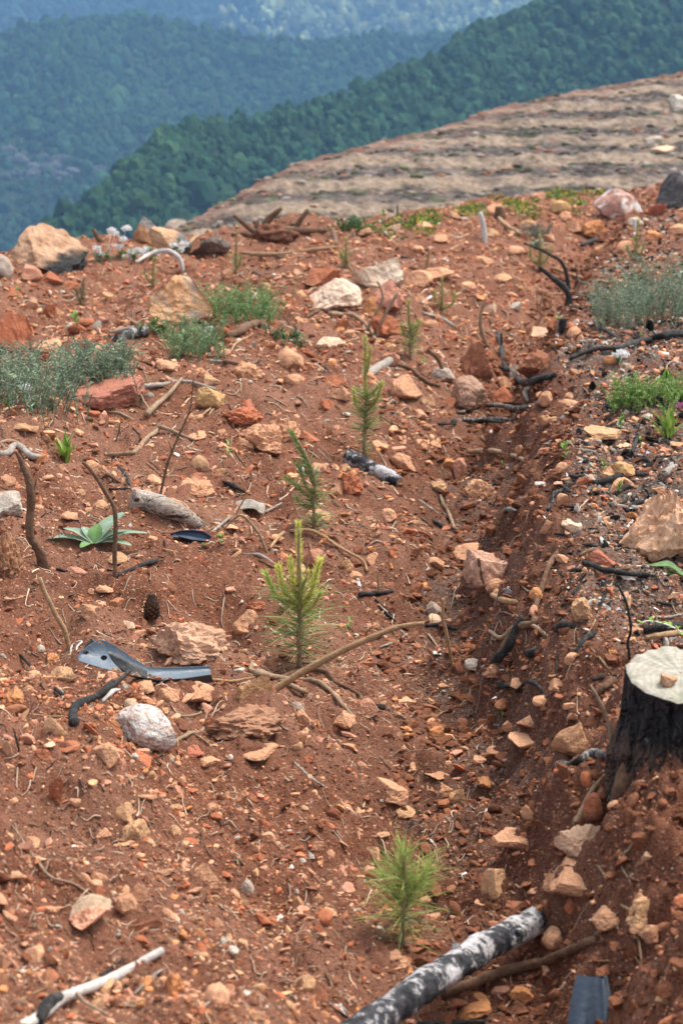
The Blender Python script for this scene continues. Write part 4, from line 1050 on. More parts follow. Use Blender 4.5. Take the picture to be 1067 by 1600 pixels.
# charred litter on the bank
stick([(911, 884), (925, 895), (940, 904), (977, 909), (1014, 906)], [5, 6, 6.5, 6, 5], 'char', kind='branch', lift=8, label='curved charred branch in front of the pitted boulder')
stick([(984, 1030), (980, 1005), (985, 980), (977, 940), (963, 912)], [3, 3, 3.2, 3, 2.5], 'char', 'up', label='thin charred stem arching up behind the charred stump')
stick([(945, 910), (941, 935), (933, 960)], 5, 'char'); stick([(916, 910), (896, 928), (876, 948)], 6, 'char'); stick([(889, 890), (900, 889), (915, 890)], 5, 'char'); stick([(891, 899), (905, 900), (924, 902)], 6, 'char')
stick([(1006, 880), (980, 892), (943, 900)], 5, 'bark', rough=.3, lift=3); stick([(906, 873), (922, 865), (938, 858)], 6, 'tan', kind='wood_chip', label='cream wood sliver beside the dark red flat stone on the bank'); stick([(909, 858), (924, 857), (941, 856)], 5, 'char')
stick([(923, 756), (957, 752), (985, 746), (1010, 744), (1036, 733)], [6, 8, 7, 6, 5], 'char', kind='branch', label='charred branch lying behind the pitted boulder on black litter'); stick([(1031, 751), (1042, 741), (1056, 730)], 9, 'grey')
stick([(960, 776), (978, 766), (996, 757)], 6, 'char'); stick([(845, 806), (856, 792), (866, 778), (876, 770), (890, 760)], [5, 5, 5, 6, 7], 'ashchar'); stick([(985, 722), (990, 706), (996, 688)], 5, 'char', lift=6)
stick([(952, 788), (970, 793), (988, 796)], 5, 'grey'); stick([(977, 800), (995, 790), (1013, 785)], 7, 'char'); stick([(753, 846), (763, 836), (774, 829), (790, 818), (806, 808)], [5, 5, 6, 5, 4], 'ashchar', lift=3)
stick([(759, 773), (768, 765), (781, 758)], 6, 'char'); stick([(734, 713), (768, 708), (802, 709), (836, 721)], [5, 6, 5, 3.5], 'root', lift=3); stick([(818, 735), (835, 718), (853, 696)], 4.5, 'tan', 'lay', kind='root', lift=3)
stick([(707, 664), (758, 662), (803, 655)], [5, 6, 4], 'ashchar', lift=4, label='long charred stick bridging the upper trench'); stick([(761, 928), (751, 897), (747, 872)], [3.5, 4, 3.5], 'bark', 'up')
stick([(768, 939), (785, 945), (806, 952)], [5, 7, 6], 'tan', label='cream peeled stick in the trench below the thick bank root', lift=3); stick([(1004, 994), (1035, 990), (1080, 986)], [9, 10, 10], 'char', kind='log', label='scaly charred log end lying behind the charred stump', rough=.3, lift=4)
stick([(1007, 1004), (1036, 1001), (1080, 999)], [5, 7, 7], 'tan', kind='branch', label='tan branch lying against the scaly charred log', lift=2); stick([(866, 845), (885, 838), (905, 842)], 4, 'char'); stick([(925, 870), (945, 866), (968, 862)], 4, 'char')
for l_, m_ in [([(900, 712), (916, 706), (930, 709)], 'grey'), ([(1010, 700), (1040, 694), (1070, 692)], 'char'), ([(936, 676), (952, 664), (960, 655)], 'char'), ([(1000, 812), (1020, 806), (1046, 808)], 'char'), ([(930, 815), (944, 822), (958, 818)], 'white'),
               ([(880, 800), (900, 794), (922, 797)], 'char'), ([(932, 836), (938, 844), (940, 856)], 'white'), ([(1020, 945), (1044, 950), (1072, 946)], 'char'), ([(1000, 960), (1030, 966), (1072, 962)], 'grey'), ([(905, 690), (920, 700), (925, 714)], 'char'),
               ([(885, 745), (905, 750), (930, 742)], 'char'), ([(860, 760), (884, 768), (904, 780)], 'char'), ([(1016, 660), (1044, 668), (1072, 664)], 'char'), ([(945, 640), (970, 634), (995, 640)], 'char')]:
    stick(l_, 4, m_)
# upper trench
stick([(776, 512), (778, 530), (783, 546), (787, 580), (808, 600), (830, 607), (868, 598)], [4, 5, 5.5, 6, 6, 6, 4], 'char', 'up', kind='branch', label='curved black charred stem rising from the upper trench', br=[([(784, 548), (783, 530), (783, 520)], 3)])
stick([(828, 612), (820, 622), (824, 634)], 7, 'grey', lift=2); stick([(714, 648), (768, 640), (808, 638), (842, 634)], [3, 4.5, 5, 5], 'ashchar', lift=3)
stick([(886, 484), (889, 462), (872, 441), (842, 418)], [8, 7.5, 6, 4], 'char', 'up', kind='branch', label='forked charred stem standing over the head of the trench', br=[([(890, 455), (879, 414), (852, 394), (818, 380)], [4.5, 2.5]), ([(891, 462), (900, 440), (899, 412)], [2, 1.2])])
stick([(879, 518), (877, 498)], [8, 9], 'char', 'up', kind='wood_chip', label='short black stub below the forked charred stem')
stick([(845, 500), (844, 478), (850, 454)], 2.8, 'root', 'up', kind='root'); stick([(840, 478), (838, 462), (842, 442)], 2, 'root', 'up', kind='root'); stick([(862, 490), (860, 475), (861, 462)], 2, 'tan', 'up', kind='root')
stick([(769, 550), (753, 519), (751, 492), (759, 464)], [4.5, 4.5, 4, 2.6], 'root', 'up', kind='root'); stick([(862, 424), (903, 438), (943, 445), (973, 446), (975, 463)], [4, 4, 3.5, 3, 2.5], 'tan', kind='root', lift=3)
stick([(889, 567), (923, 553), (970, 546), (1010, 539), (1072, 531)], [4, 5, 6, 7, 7], 'char', kind='branch', label='long charred branch lying below the tall grey shrubs', br=[([(922, 553), (920, 545), (924, 538)], 3)], lift=3)
stick([(936, 516), (952, 526), (972, 540)], 5, 'char', lift=3); stick([(891, 476), (926, 468), (958, 478)], 3.6, 'char', lift=3); stick([(1015, 532), (1040, 528), (1074, 522)], 8, 'char', lift=3)
stick([(758, 378), (754, 350), (749, 332)], [6, 6, 5], 'white', 'up', kind='dead_stem', label='bleached upright stub on the far slope', ); stick([(773, 341), (792, 358), (813, 373)], [4, 4, 4.5], 'tan', lift=4)
stick([(784, 346), (782, 334), (780, 322)], [10, 11, 8], 'bark', 'up', kind='log', label='broken brown stub on the far slope beside a tan stick', rough=.4); stick([(908, 387), (925, 381), (942, 374)], 6, 'char', lift=2, label='charred stick lying alone on the far slope')
stick([(992, 364), (991, 352), (990, 342)], 4, 'white', 'up'); stick([(621, 340), (621, 320)], 4, 'char', 'up', label='small dark post on the far crest below the terraces'); stick([(1068, 256), (1064, 232), (1060, 208)], 2.5, 'char', 'up', kind='dead_stem', label='thin black dead stem on the terraces near the white slab')
stick([(350, 532), (380, 520), (407, 514), (430, 527)], [9, 10, 10, 7], 'bark', kind='root', label='thick dark brown root half buried on the mound crest', rough=.3, lift=2); stick([(357, 556), (370, 539), (394, 524)], 3, 'tan'); stick([(350, 567), (388, 572), (406, 562)], [4, 5, 3], 'bark')
stick([(379, 400), (410, 403), (438, 402), (485, 397), (528, 391)], [4, 5, 5, 5, 3], 'tan', kind='branch', lift=3, label='long tan branch lying along the crest below the root wad'); stick([(390, 419), (411, 435), (448, 437)], 4.5, 'bark')
stick([(616, 401), (632, 404), (650, 408)], 4, 'char'); stick([(664, 422), (668, 404), (671, 388)], 4.5, 'tan', 'up'); stick([(520, 364), (523, 377), (527, 390)], 6, 'bark', lift=4)
stick([(592, 346), (600, 360), (608, 376)], 3.5, 'grey')
stick([(515, 496), (535, 497), (555, 500), (579, 521), (587, 537)], [5, 5, 5, 4, 4], 'root', kind='root', lift=3); stick([(586, 530), (598, 498), (621, 457)], [4, 4, 3], 'root', 'up', kind='dead_stem', label='forked pale twig standing in front of the red rock pile', br=[([(570, 516), (586, 492), (598, 465), (590, 440)], [4, 2])])
stick([(478, 500), (498, 489)], 7, 'bark', lift=2); stick([(572, 592), (590, 581), (609, 569)], [10, 10, 9], 'grey', kind='log', label='short grey log beside the tall slim pine seedling', lift=2)
stick([(610, 573), (640, 580), (667, 600), (688, 608)], [4, 5, 5, 3], 'bark', lift=2); stick([(691, 592), (687, 566), (667, 545)], [4.5, 4.5, 4], 'bark', 'up', kind='dead_stem'); stick([(659, 477), (672, 470), (685, 461)], 4, 'white', lift=3)
stick([(660, 492), (687, 499), (709, 513)], [4, 5, 4], 'grey'); stick([(455, 509), (446, 498), (434, 484)], 2.2, 'bark', 'up'); stick([(502, 563), (508, 574), (516, 584)], 3.6, 'char')
stick([(287, 422), (280, 404), (263, 392), (236, 397), (212, 412)], [3.5, 5, 5.5, 4.5, 2.5], 'white', 'up', kind='branch', label='bleached white branch arched over the crest soil', dz=.1); stick([(290, 395), (300, 383), (311, 373)], 5, 'tan', lift=5)
stick([(162, 382), (153, 370), (146, 357)], [6, 6, 4], 'bark', 'up', kind='dead_stem'); stick([(172, 527), (190, 523), (210, 518)], 5, 'grey', lift=6); stick([(199, 505), (216, 516), (234, 530)], 3.5, 'tan', lift=8)
stick([(184, 538), (208, 531), (234, 525)], [11, 13, 10], 'ashchar', kind='log', label='black and white burnt log piece behind the mound', rough=.3, lift=3); stick([(238, 512), (262, 508), (290, 506)], 6, 'char', lift=2)
stick([(436, 402), (470, 404), (500, 400)], 4, 'root', kind='root')
# root wad on the crest
t_ = empty('root_wad', tuple(gp(430, 372))); tag(t_, 'brown upturned root wad with spreading dead branches on the crest', 'root')
for l_, r_, nm in [([(415, 374), (440, 368), (461, 362), (510, 360)], [14, 13, 10, 5], 'trunk'), ([(425, 370), (394, 359), (366, 336)], [8, 6, 4], 'branch'), ([(412, 366), (418, 347), (440, 326)], [10, 8, 4], 'branch'),
                   ([(455, 366), (466, 350), (482, 328)], [8, 6, 4], 'branch'), ([(408, 368), (402, 358), (404, 344)], [8, 7, 3], 'branch'), ([(432, 366), (450, 352), (470, 350)], [6, 5, 2], 'branch'), ([(405, 372), (385, 366), (364, 370)], [8, 7, 3], 'branch')]:
    P_, rd = stick3d(l_, r_, 'up'); V, f = tube(P_, rd, 10, .35, int(l_[0][0])); b = Bag(); b.add(V, f)
    link(nm, b.mesh(nm, M['bark'], t_.location), t_)
b = Bag(); v, f = ICO[4]; s_ = scale_at(gp(430, 372)); b.add(v * (1 + .35 * fbm3(v * 2.2, 4))[:, None] * np.array([34, 26, 17]) * s_ + np.array([0, .05, .02]), f)
mt = link('root_clump', b.mesh('root_clump', M['soil'], None), t_); 

# ---- bigger logs with cut faces
def mat_end(): 
    return mat_wood('cut_wood', [(.3, (.20, .13, .08)), (.5, (.40, .29, .19)), (.7, (.52, .41, .29))], 40)
M['end'] = mat_end()
def log(pxs, r, mat, label, lift=0, rough=.12, frayed=False, end='end', mode='lay', straight=False):
    P_, rd = stick3d(pxs, r, mode, lift, 0, 1.0)
    if straight:
        t = np.linspace(0, 1, 7)[:, None]; rd = np.interp(t[:, 0], [0, 1], rd); P_ = P_[0] * (1 - t) + P_[-1] * t
        P_[:, 2] += .006 * np.sin(t[:, 0] * 3.1); P_[1:-1, 2] += max(0, max(float(H(p[0], p[1])) + .3 * q - p[2] for p, q in zip(P_[1:-1], rd[1:-1])))
    o = P_.mean(0); t_ = empty('log', tuple(o)); tag(t_, label, 'log', 'burnt and weathered logs')
    V, f = tube(P_, rd, 26, rough, int(pxs[0][0]), 16, cap=False); ax = np.repeat(V.reshape(-1, 26, 3).mean(1), 26, 0)
    V = ax + (V - ax) * (1 + .09 * fbm3(V * 45, 3) - .10 * np.abs(noise3(V * 28 + 7)))[:, None]; b = Bag(); b.add(V, f)
    link('bark', b.mesh('bark', M[mat], o), t_)
    n = 26
    for end_i, sgn in ((0, -1), (-1, 1)):
        ring = V[:n] if end_i == 0 else V[-n:]
        c = ring.mean(0); T_ = (P_[1] - P_[0]) if end_i == 0 else (P_[-1] - P_[-2]); T_ = T_ / np.linalg.norm(T_) * sgn
        rr2 = np.random.default_rng(5)
        rings = [ring] + [c + (ring - c) * q + T_ * rd[end_i] * h for q, h in ((.9, .04), (.6, .06), (.25, .05))]
        VV = np.concatenate(rings + [[c + T_ * rd[end_i] * .03]])
        if frayed and end_i == -1:
            jag = rr2.uniform(0, .9, n); VV[n:2 * n] += T_ * (jag * rd[end_i])[:, None]; VV[2 * n:3 * n] += T_ * (jag * rd[end_i] * 1.1)[:, None]
        j = np.arange(n); Fs = [grid_faces(4, n, True), np.stack([np.full(n, 4 * n), 3 * n + j, 3 * n + (j + 1) % n], 1)]
        b = Bag(); b.add(VV, Fs); link('cut_end', b.mesh('cut_end', M[end if not (frayed and end_i == -1) else 'grey'], o), t_)
    if frayed:
        b = Bag(); rr2 = np.random.default_rng(8); c = V[-n:].mean(0); T_ = P_[-1] - P_[-2]; T_ /= np.linalg.norm(T_)
        for k in range(16):
            q = V[-n + rr2.integers(0, n)] * .8 + c * .2; e = q + T_ * rr2.uniform(.012, .034) + rr2.normal(0, .006, 3)
            VV, ff = tube([q - T_ * .01, (q + e) / 2 + rr2.normal(0, .002, 3), e], [.003, .002, .0006], 5, .2, k, 3); b.add(VV, ff)
        link('splinters', b.mesh('splinters', M['grey'], o), t_)
    return t_
log([(540, 1650), (831, 1447)], [29, 23], 'ash', 'ash speckled black and white burnt log with a frayed end in front', lift=10, rough=.14, straight=True, frayed=True)
lg_ = bpy.data.objects['log']; P_, rd = stick3d([(540, 1650), (831, 1447)], [29, 23], 'lay', 10, 0, 1.0)
for t_k, az, L in ((.62, (-.5, -.4, .75), .030), (.86, (.3, -.8, .5), .022)):
    c_ = P_[0] * (1 - t_k) + P_[1] * t_k - np.array(lg_.location); d_ = np.array(az) / np.linalg.norm(az)
    VV, ff = tube([c_ + d_ * .012, c_ + d_ * .028, c_ + d_ * (.028 + L)], [.016, .011, .007], 12, .3, 9); b = Bag(); b.add(VV, ff); link('branch_stub', b.mesh('branch_stub', M['ash'], None), lg_)
log([(544, 724), (573, 737), (606, 752), (624, 760)], [13, 12, 11, 9], 'ash', 'half burnt black and white log lying below the tall slim pine seedling', lift=2)
log([(208, 794), (235, 799), (262, 808), (290, 818), (308, 826)], [17, 18, 16, 14, 9], 'grain', 'weathered silver grey split log beside the dark plastic scrap', lift=3, rough=.07, frayed=True, end='grain')
log([(-20, 1640), (52, 1604), (92, 1582), (120, 1568), (180, 1537), (254, 1499)], [10, 10, 10, 9, 9, 7], 'white', 'split silver pole with a blackened foot lying in the corner', lift=8, rough=.06)
stick([(60, 1606), (78, 1588), (92, 1578)], [13, 16, 13], 'char', kind='wood_chip', label='black charred knot on the foot of the split silver pole', lift=10); stick([(92, 1576), (116, 1572), (136, 1590), (170, 1602)], [5, 5, 4, 3], 'root', kind='root', lift=16, label='pale root looped over the split silver pole')
stick([(128, 1560), (150, 1545), (172, 1520), (196, 1502)], [7, 5, 4, 2.5], 'char', lift=2)

# ---- charred stump
def stump():
    base = gp(1040, 1186); s = scale_at(base)
    c = at_depth(1058, 1175, base[1] + .11); R0 = 88 * s
    topz = at_depth(1058, 1054, base[1] + .11)[2]
    t_ = empty('tree_stump', (c[0], c[1], c[2])); tag(t_, 'charred tree stump with a pale sawn top at the frame edge', 'stump')
    n, nr = 160, 46
    th = np.linspace(0, 2 * np.pi, n, endpoint=False); zz = np.linspace(-.12, topz - c[2], nr)
    hgt = topz - c[2]
    Zg, Tg = np.meshgrid(zz, th, indexing='ij')
    q = np.stack([np.cos(Tg) * 2.2, np.sin(Tg) * 2.2, Zg * 4], -1)
    flute = fbm3(q * np.array([1.6, 1.6, .35]), 4)
    groove = -np.abs(noise3(q * np.array([3.2, 3.2, .5]) + 9))
    k = 1 + .12 * flute + .17 * groove + .30 * np.exp(-(np.maximum(Zg, 0)) / .05) * (.4 + .8 * np.clip(noise3(q * .6 + 3) + .3, 0, 1)) + .03 * fbm3(q * 4.2, 3)
    tp = smooth(hgt * .8, hgt, Zg); k = k * (1 - tp) + tp * (1 + .05 * flute + .012 * noise3(q * 5))
    X = np.cos(Tg) * R0 * k; Y = np.sin(Tg) * R0 * k
    tilt = .24
    Zs = Zg + Y * tilt * smooth(0, hgt, Zg) + .01 * noise3(q * 1.5) * (Zg > hgt * .9)
    V = np.stack([X, Y, Zs], -1)
    m = NT('charred_bark')
    a = m.noise(22, 6, .7); b2 = m.noise(90, 4, .7)
    sep = m.n('ShaderNodeSeparateXYZ'); m.l(m.pos(), sep.inputs[0])
    char = m.ramp(b2, [(.35, (.008, .008, .009)), (.6, (.022, .021, .022)), (.75, (.07, .065, .06))])
    brown = m.ramp(a, [(.35, (.022, .015, .012)), (.52, (.085, .05, .034)), (.66, (.20, .125, .085)), (.78, (.36, .26, .19))])
    lo = m.n('ShaderNodeMapRange'); m.l(m.math('ADD', sep.outputs['Z'], m.math('MULTIPLY', m.math('SUBTRACT', a, .5), .14)), lo.inputs[0]); lo.inputs[1].default_value = hgt * .12; lo.inputs[2].default_value = hgt * .38
    cc = m.mix(lo.outputs[0], brown, char)
    cc = m.mix(m.ramp(m.noise(13, 4, .6), [(.62, (0, 0, 0)), (.68, (1, 1, 1))]), cc, m.ramp(b2, [(.3, (.30, .20, .13)), (.7, (.52, .44, .36))]))
    pv = m.n('ShaderNodeTexVoronoi', feature='DISTANCE_TO_EDGE'); pv.inputs['Scale'].default_value = 1.0
    pm = m.n('ShaderNodeMapping'); pm.inputs['Scale'].default_value = (42, 42, 8); dv = m.n('ShaderNodeVectorMath', operation='ADD'); nz = m.n('ShaderNodeTexNoise'); nz.inputs['Scale'].default_value = 30; m.l(m.pos(), nz.inputs['Vector']); sc_ = m.n('ShaderNodeVectorMath', operation='SCALE'); sc_.inputs['Scale'].default_value = .05; m.l(nz.outputs['Color'], sc_.inputs[0]); m.l(m.pos(), dv.inputs[0]); m.l(sc_.outputs[0], dv.inputs[1]); m.l(dv.outputs[0], pm.inputs[0]); m.l(pm.outputs[0], pv.inputs['Vector'])
    plate = m.ramp(pv.outputs['Distance'], [(0, (0, 0, 0)), (.16, (1, 1, 1))])
    cc = m.mix(1.0, cc, m.ramp(pv.outputs['Distance'], [(0, (.35,) * 3), (.12, (1,) * 3)]), 'MULTIPLY')
    m.bump(m.math('ADD', m.math('ADD', a, m.math('MULTIPLY', b2, .5)), m.math('MULTIPLY', plate, 1.3)), 1.0, .014)
    link('bark', mesh_arrays('bark', V.reshape(-1, 3), [grid_faces(nr, n, True)], None, True, m.done(cc, .7, .35)), t_)
    # sawn face
    fr2 = np.concatenate([np.linspace(1.0, .97, 2), np.linspace(.93, .02, 22)])
    ring = V[-1]; cen = ring.mean(0)
    rings = [cen + (ring - cen) * f_ * (.985 if f_ < .98 else 1) + np.array([0, 0, .004 if f_ < .98 else 0]) for f_ in fr2]
    W = np.array(rings); W[2:, :, 2] += .0025 * noise3(W[2:] * 40)
    m = NT('sawn_wood')
    vec = m.n('ShaderNodeVectorMath', operation='LENGTH'); m.l(m.pos(), vec.inputs[0])
    rr = m.math('SINE', m.math('MULTIPLY', m.math('ADD', vec.outputs['Value'], m.math('MULTIPLY', m.noise(9, 3), .02)), 900))
    a = m.noise(30, 5, .7); b2 = m.noise(95, 3, .6)
    cc = m.ramp(a, [(.3, (.29, .27, .225)), (.5, (.385, .365, .31)), (.7, (.46, .44, .39))])
    cc = m.mix(m.math('MULTIPLY', m.math('ADD', rr, 1), .26), cc, (.30, .24, .15))
    sx = m.n('ShaderNodeSeparateXYZ'); m.l(m.pos(), sx.inputs[0]); an = m.math('ADD', m.math('ARCTAN2', sx.outputs['Y'], sx.outputs['X']), m.math('MULTIPLY', m.noise(20, 3), .5))
    rad_ = m.math('ABSOLUTE', m.math('SINE', m.math('MULTIPLY', an, 3.5)))
    cc = m.mix(m.ramp(m.math('ADD', rad_, m.math('MULTIPLY', m.noise(11, 4), .12)), [(.06, (.8,) * 3), (.10, (0, 0, 0))]), cc, (.12, .10, .07))
    cc = m.mix(m.ramp(m.noise(14, 5, .7), [(.52, (0, 0, 0)), (.64, (.85, .85, .85))]), cc, (.25, .26, .18))
    cc = m.mix(m.ramp(b2, [(.66, (0, 0, 0)), (.70, (1, 1, 1))]), cc, (.09, .085, .07))
    m.bump(m.math('ADD', a, b2), .5, .004)
    link('sawn_top', mesh_arrays('sawn_top', W.reshape(-1, 3), [grid_faces(len(fr2), n, True)], None, True, m.done(cc, .85, .2)), t_)
    # root flares
    for az, L in ((3.5, .05), (4.3, .05)):
        d = np.array([math.cos(az), math.sin(az)])
        pts = [[d[0] * R0 * .75, d[1] * R0 * .75, .03], [d[0] * (R0 * 1.0), d[1] * R0 * 1.0, -.02], [d[0] * (R0 * 1.1 + L * .4), d[1] * (R0 * 1.1 + L * .4), -.085]]
        VV, ff = tube(pts, [.028, .024, .012], 12, .25, int(az * 10)); b = Bag(); b.add(VV, ff)
        link('root', b.mesh('root', M['bark'], None), t_)
    # the stone on top
    V2, f2 = rock_shape(4, 77, 'angular')
    p = at_depth(1045, 1071, base[1] + .11 - R0 * .45)
    p[2] = c[2] + float(hgt) + .014 + (-R0 * .45) * tilt
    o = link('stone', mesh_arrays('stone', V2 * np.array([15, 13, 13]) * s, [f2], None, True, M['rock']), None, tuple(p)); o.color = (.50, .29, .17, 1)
    tag(o, 'small orange tan stone sitting on the pale sawn stump top', 'stone', 'loose stones on the red soil')
stump()
# ------------------------------------------------------------------ blades, needles, leaves
def blades(P0, D, L, w, col0, col1, bend=0.0, r=rng, segs=2, up=None):
    """many narrow tapering blades: roots P0 (n,3), unit directions D, lengths L"""
    n = len(P0); side = np.cross(D, r.normal(size=(n, 3))); side /= np.linalg.norm(side, axis=1)[:, None] + 1e-9
    g = np.array([0, 0, -1.0])
    rows = []
    for k in range(segs + 1):
        t = k / segs
        c = P0 + D * (L * t)[:, None] + g * (bend * L * t * t)[:, None]
        ww = w * (1 - t) ** .6 if k < segs else w * .05
        rows += [c - side * (ww if np.ndim(ww) == 0 else ww[:, None]) / 2, c + side * (ww if np.ndim(ww) == 0 else ww[:, None]) / 2]
    V = np.stack(rows, 1)
    k = np.arange(segs); f = np.stack([2 * k, 2 * k + 1, 2 * k + 3, 2 * k + 2], 1)
    Fs = (f[None] + (np.arange(n) * V.shape[1])[:, None, None]).reshape(-1, 4)
    t = np.repeat(np.linspace(0, 1, segs + 1), 2)[None, :, None]
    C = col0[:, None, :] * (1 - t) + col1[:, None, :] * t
    return V.reshape(-1, 3), Fs, C.reshape(-1, 3)

def jitter_col(c, n, r, a=.18):
    return np.asarray(c)[None] * np.exp(r.normal(0, a, (n, 1))) * (1 + r.normal(0, .05, (n, 3)))

def poly_at(P_, t):
    d = np.r_[0, np.cumsum(np.linalg.norm(np.diff(P_, axis=0), axis=1))]; d /= d[-1]
    x = np.stack([np.interp(t, d, P_[:, k]) for k in range(3)], -1)
    e = .02; x2 = np.stack([np.interp(np.minimum(t + e, 1), d, P_[:, k]) for k in range(3)], -1); x1 = np.stack([np.interp(np.maximum(t - e, 0), d, P_[:, k]) for k in range(3)], -1)
    T_ = x2 - x1; T_ /= np.linalg.norm(T_, axis=1)[:, None] + 1e-9
    return x, T_

YG, LG, MG, DG = (.68, .70, .18), (.47, .56, .14), (.36, .47, .12), (.25, .34, .115)
def seedling(base_px, stem, shoots, lower, label, seed, stem_r=3.2, group='planted pine seedlings', dist_up=0):
    """stem: px offsets (dx right, dy up); shoots: (offsets..., needle length px, count, angle, colour); lower: needles round the old stem (t0, t1, len, count, angle, colour)"""
    r = np.random.default_rng(seed); base = gp(*base_px); s = scale_at(base)
    t_ = empty('pine_seedling', tuple(base)); tag(t_, label, 'pine seedling', group)
    cosd = .96
    def loc(dx, dy, dp=0.0): return np.array([dx * s, dp, dy * s / cosd])
    SP = np.array([loc(dx, dy - (2 if i == 0 else 0)) for i, (dx, dy) in enumerate(stem)])
    b = Bag(); V, f = tube(SP, np.linspace(stem_r, stem_r * .45, len(SP)) * s, 8, .10, seed); b.add(V, f)
    link('stem', b.mesh('stem', M['root'] if stem_r < 6 else M['bark'], None), t_)
    for (t0, t1, L, cnt, ang, col) in lower:
        cnt = int(cnt * 1.2); L = L * 1.2
        t = r.uniform(t0, t1, cnt); x, T_ = poly_at(SP, t)
        rad = np.cross(T_, r.normal(size=(cnt, 3))); rad /= np.linalg.norm(rad, axis=1)[:, None]
        a = np.radians(r.normal(ang, 13, cnt))[:, None]
        D = T_ * np.cos(a) + rad * np.sin(a)
        LL = L * s * r.uniform(.6, 1.12, cnt)
        dead = r.random(cnt) < .2
        c0 = jitter_col(col, cnt, r); c0[dead] = jitter_col((.30, .20, .08), dead.sum(), r)
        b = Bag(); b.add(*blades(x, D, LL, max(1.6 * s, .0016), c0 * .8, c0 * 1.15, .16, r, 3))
        link('needles', b.mesh('needles', M['needle'], None), t_)
    for sh in shoots:
        pts, L, cnt, ang, col = sh; cnt = int(cnt * 1.35)
        dp = r.normal(0, .012)
        SH = np.array([loc(dx, dy, dp * min(1, i)) for i, (dx, dy) in enumerate(pts)])
        b = Bag(); V, f = tube(SH, np.linspace(2.2, 1.4, len(SH)) * s, 6, .08, seed + cnt); b.add(V, f)
        so = link('shoot', b.mesh('shoot', M['tan'], None), t_)
        t = r.uniform(.0, 1, cnt); x, T_ = poly_at(SH, t)
        rad = np.cross(T_, r.normal(size=(cnt, 3))); rad /= np.linalg.norm(rad, axis=1)[:, None]
        a = np.radians(r.normal(ang, 8, cnt))[:, None]
        D = T_ * np.cos(a) + rad * np.sin(a)
        LL = L * s * r.uniform(.7, 1.1, cnt) * (1 - .25 * t)
        c0 = jitter_col(col, cnt, r, .15) * (.8 + .35 * t)[:, None]
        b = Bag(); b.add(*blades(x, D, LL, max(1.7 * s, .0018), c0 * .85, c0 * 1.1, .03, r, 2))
        link('needles', b.mesh('needles', M['needle'], None), so)
    return t_

# front seedling: soft bushy tuft with long spreading lower needles
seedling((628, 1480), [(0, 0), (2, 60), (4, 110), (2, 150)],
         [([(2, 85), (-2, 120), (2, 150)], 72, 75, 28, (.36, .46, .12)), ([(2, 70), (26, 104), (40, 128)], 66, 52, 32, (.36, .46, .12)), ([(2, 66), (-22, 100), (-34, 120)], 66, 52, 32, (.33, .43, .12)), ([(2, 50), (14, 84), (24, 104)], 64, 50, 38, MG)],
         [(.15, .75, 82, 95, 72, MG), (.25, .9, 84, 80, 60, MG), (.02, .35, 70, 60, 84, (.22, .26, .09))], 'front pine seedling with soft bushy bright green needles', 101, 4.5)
# lime tipped one with candles
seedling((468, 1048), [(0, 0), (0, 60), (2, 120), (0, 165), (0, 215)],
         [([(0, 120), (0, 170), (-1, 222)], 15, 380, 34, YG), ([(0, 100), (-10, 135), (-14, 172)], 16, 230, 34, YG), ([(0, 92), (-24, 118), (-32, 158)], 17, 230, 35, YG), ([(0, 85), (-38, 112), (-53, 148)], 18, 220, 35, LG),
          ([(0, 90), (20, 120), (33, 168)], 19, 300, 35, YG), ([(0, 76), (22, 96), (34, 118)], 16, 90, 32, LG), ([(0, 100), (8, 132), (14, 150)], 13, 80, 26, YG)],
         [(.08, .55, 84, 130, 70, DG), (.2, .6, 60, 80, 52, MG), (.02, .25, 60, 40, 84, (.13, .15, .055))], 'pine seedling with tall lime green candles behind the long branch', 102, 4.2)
seedling((492, 828), [(0, 0), (-2, 40), (0, 75), (-12, 110), (-34, 146)],
         [([(-1, 66), (-14, 108), (-36, 148)], 15, 260, 32, DG), ([(-2, 46), (-24, 62), (-43, 80)], 15, 110, 36, DG), ([(-2, 50), (-16, 72), (-26, 100)], 15, 110, 34, DG), ([(-2, 30), (-20, 40), (-30, 52)], 16, 60, 40, DG)],
         [(.0, .4, 36, 110, 66, DG), (.2, .7, 24, 90, 48, DG)], 'leaning dark green pine seedling with a white petal on it', 103, 3.2)
seedling((568, 712), [(0, 0), (2, 40), (4, 80), (2, 120), (2, 174)],
         [([(4, 80), (2, 125), (2, 176)], 12, 280, 26, LG), ([(2, 118), (8, 138), (10, 160)], 10, 90, 26, LG), ([(4, 66), (20, 84), (28, 108)], 12, 110, 28, LG), ([(4, 64), (-12, 76), (-16, 96)], 12, 90, 30, LG), ([(4, 84), (14, 92), (22, 104)], 10, 50, 32, MG)],
         [(.2, .55, 32, 170, 58, DG), (.02, .25, 26, 60, 70, DG)], 'tall slim pine seedling with one high green candle', 104, 3.0)
seedling((641, 562), [(0, 0), (0, 30), (-2, 60), (-3, 84)], [([(0, 40), (-3, 62), (-3, 86)], 9, 130, 28, LG), ([(0, 34), (10, 44), (14, 56)], 9, 60, 32, LG), ([(0, 30), (-10, 36), (-14, 50)], 9, 60, 32, MG)],
         [(.1, .6, 22, 120, 58, DG)], 'small pine seedling below the red rock pile', 105, 2.4)
seedling((690, 488), [(0, 0), (0, 20), (0, 48)], [([(0, 12), (0, 30), (0, 50)], 8, 110, 28, LG), ([(0, 6), (-10, 16), (-12, 32)], 8, 60, 30, LG), ([(0, 4), (16, 12), (20, 28)], 8, 60, 30, LG)],
         [(.05, .6, 14, 50, 60, DG)], 'three pronged small pine seedling beside the pale stick', 106, 2.2)
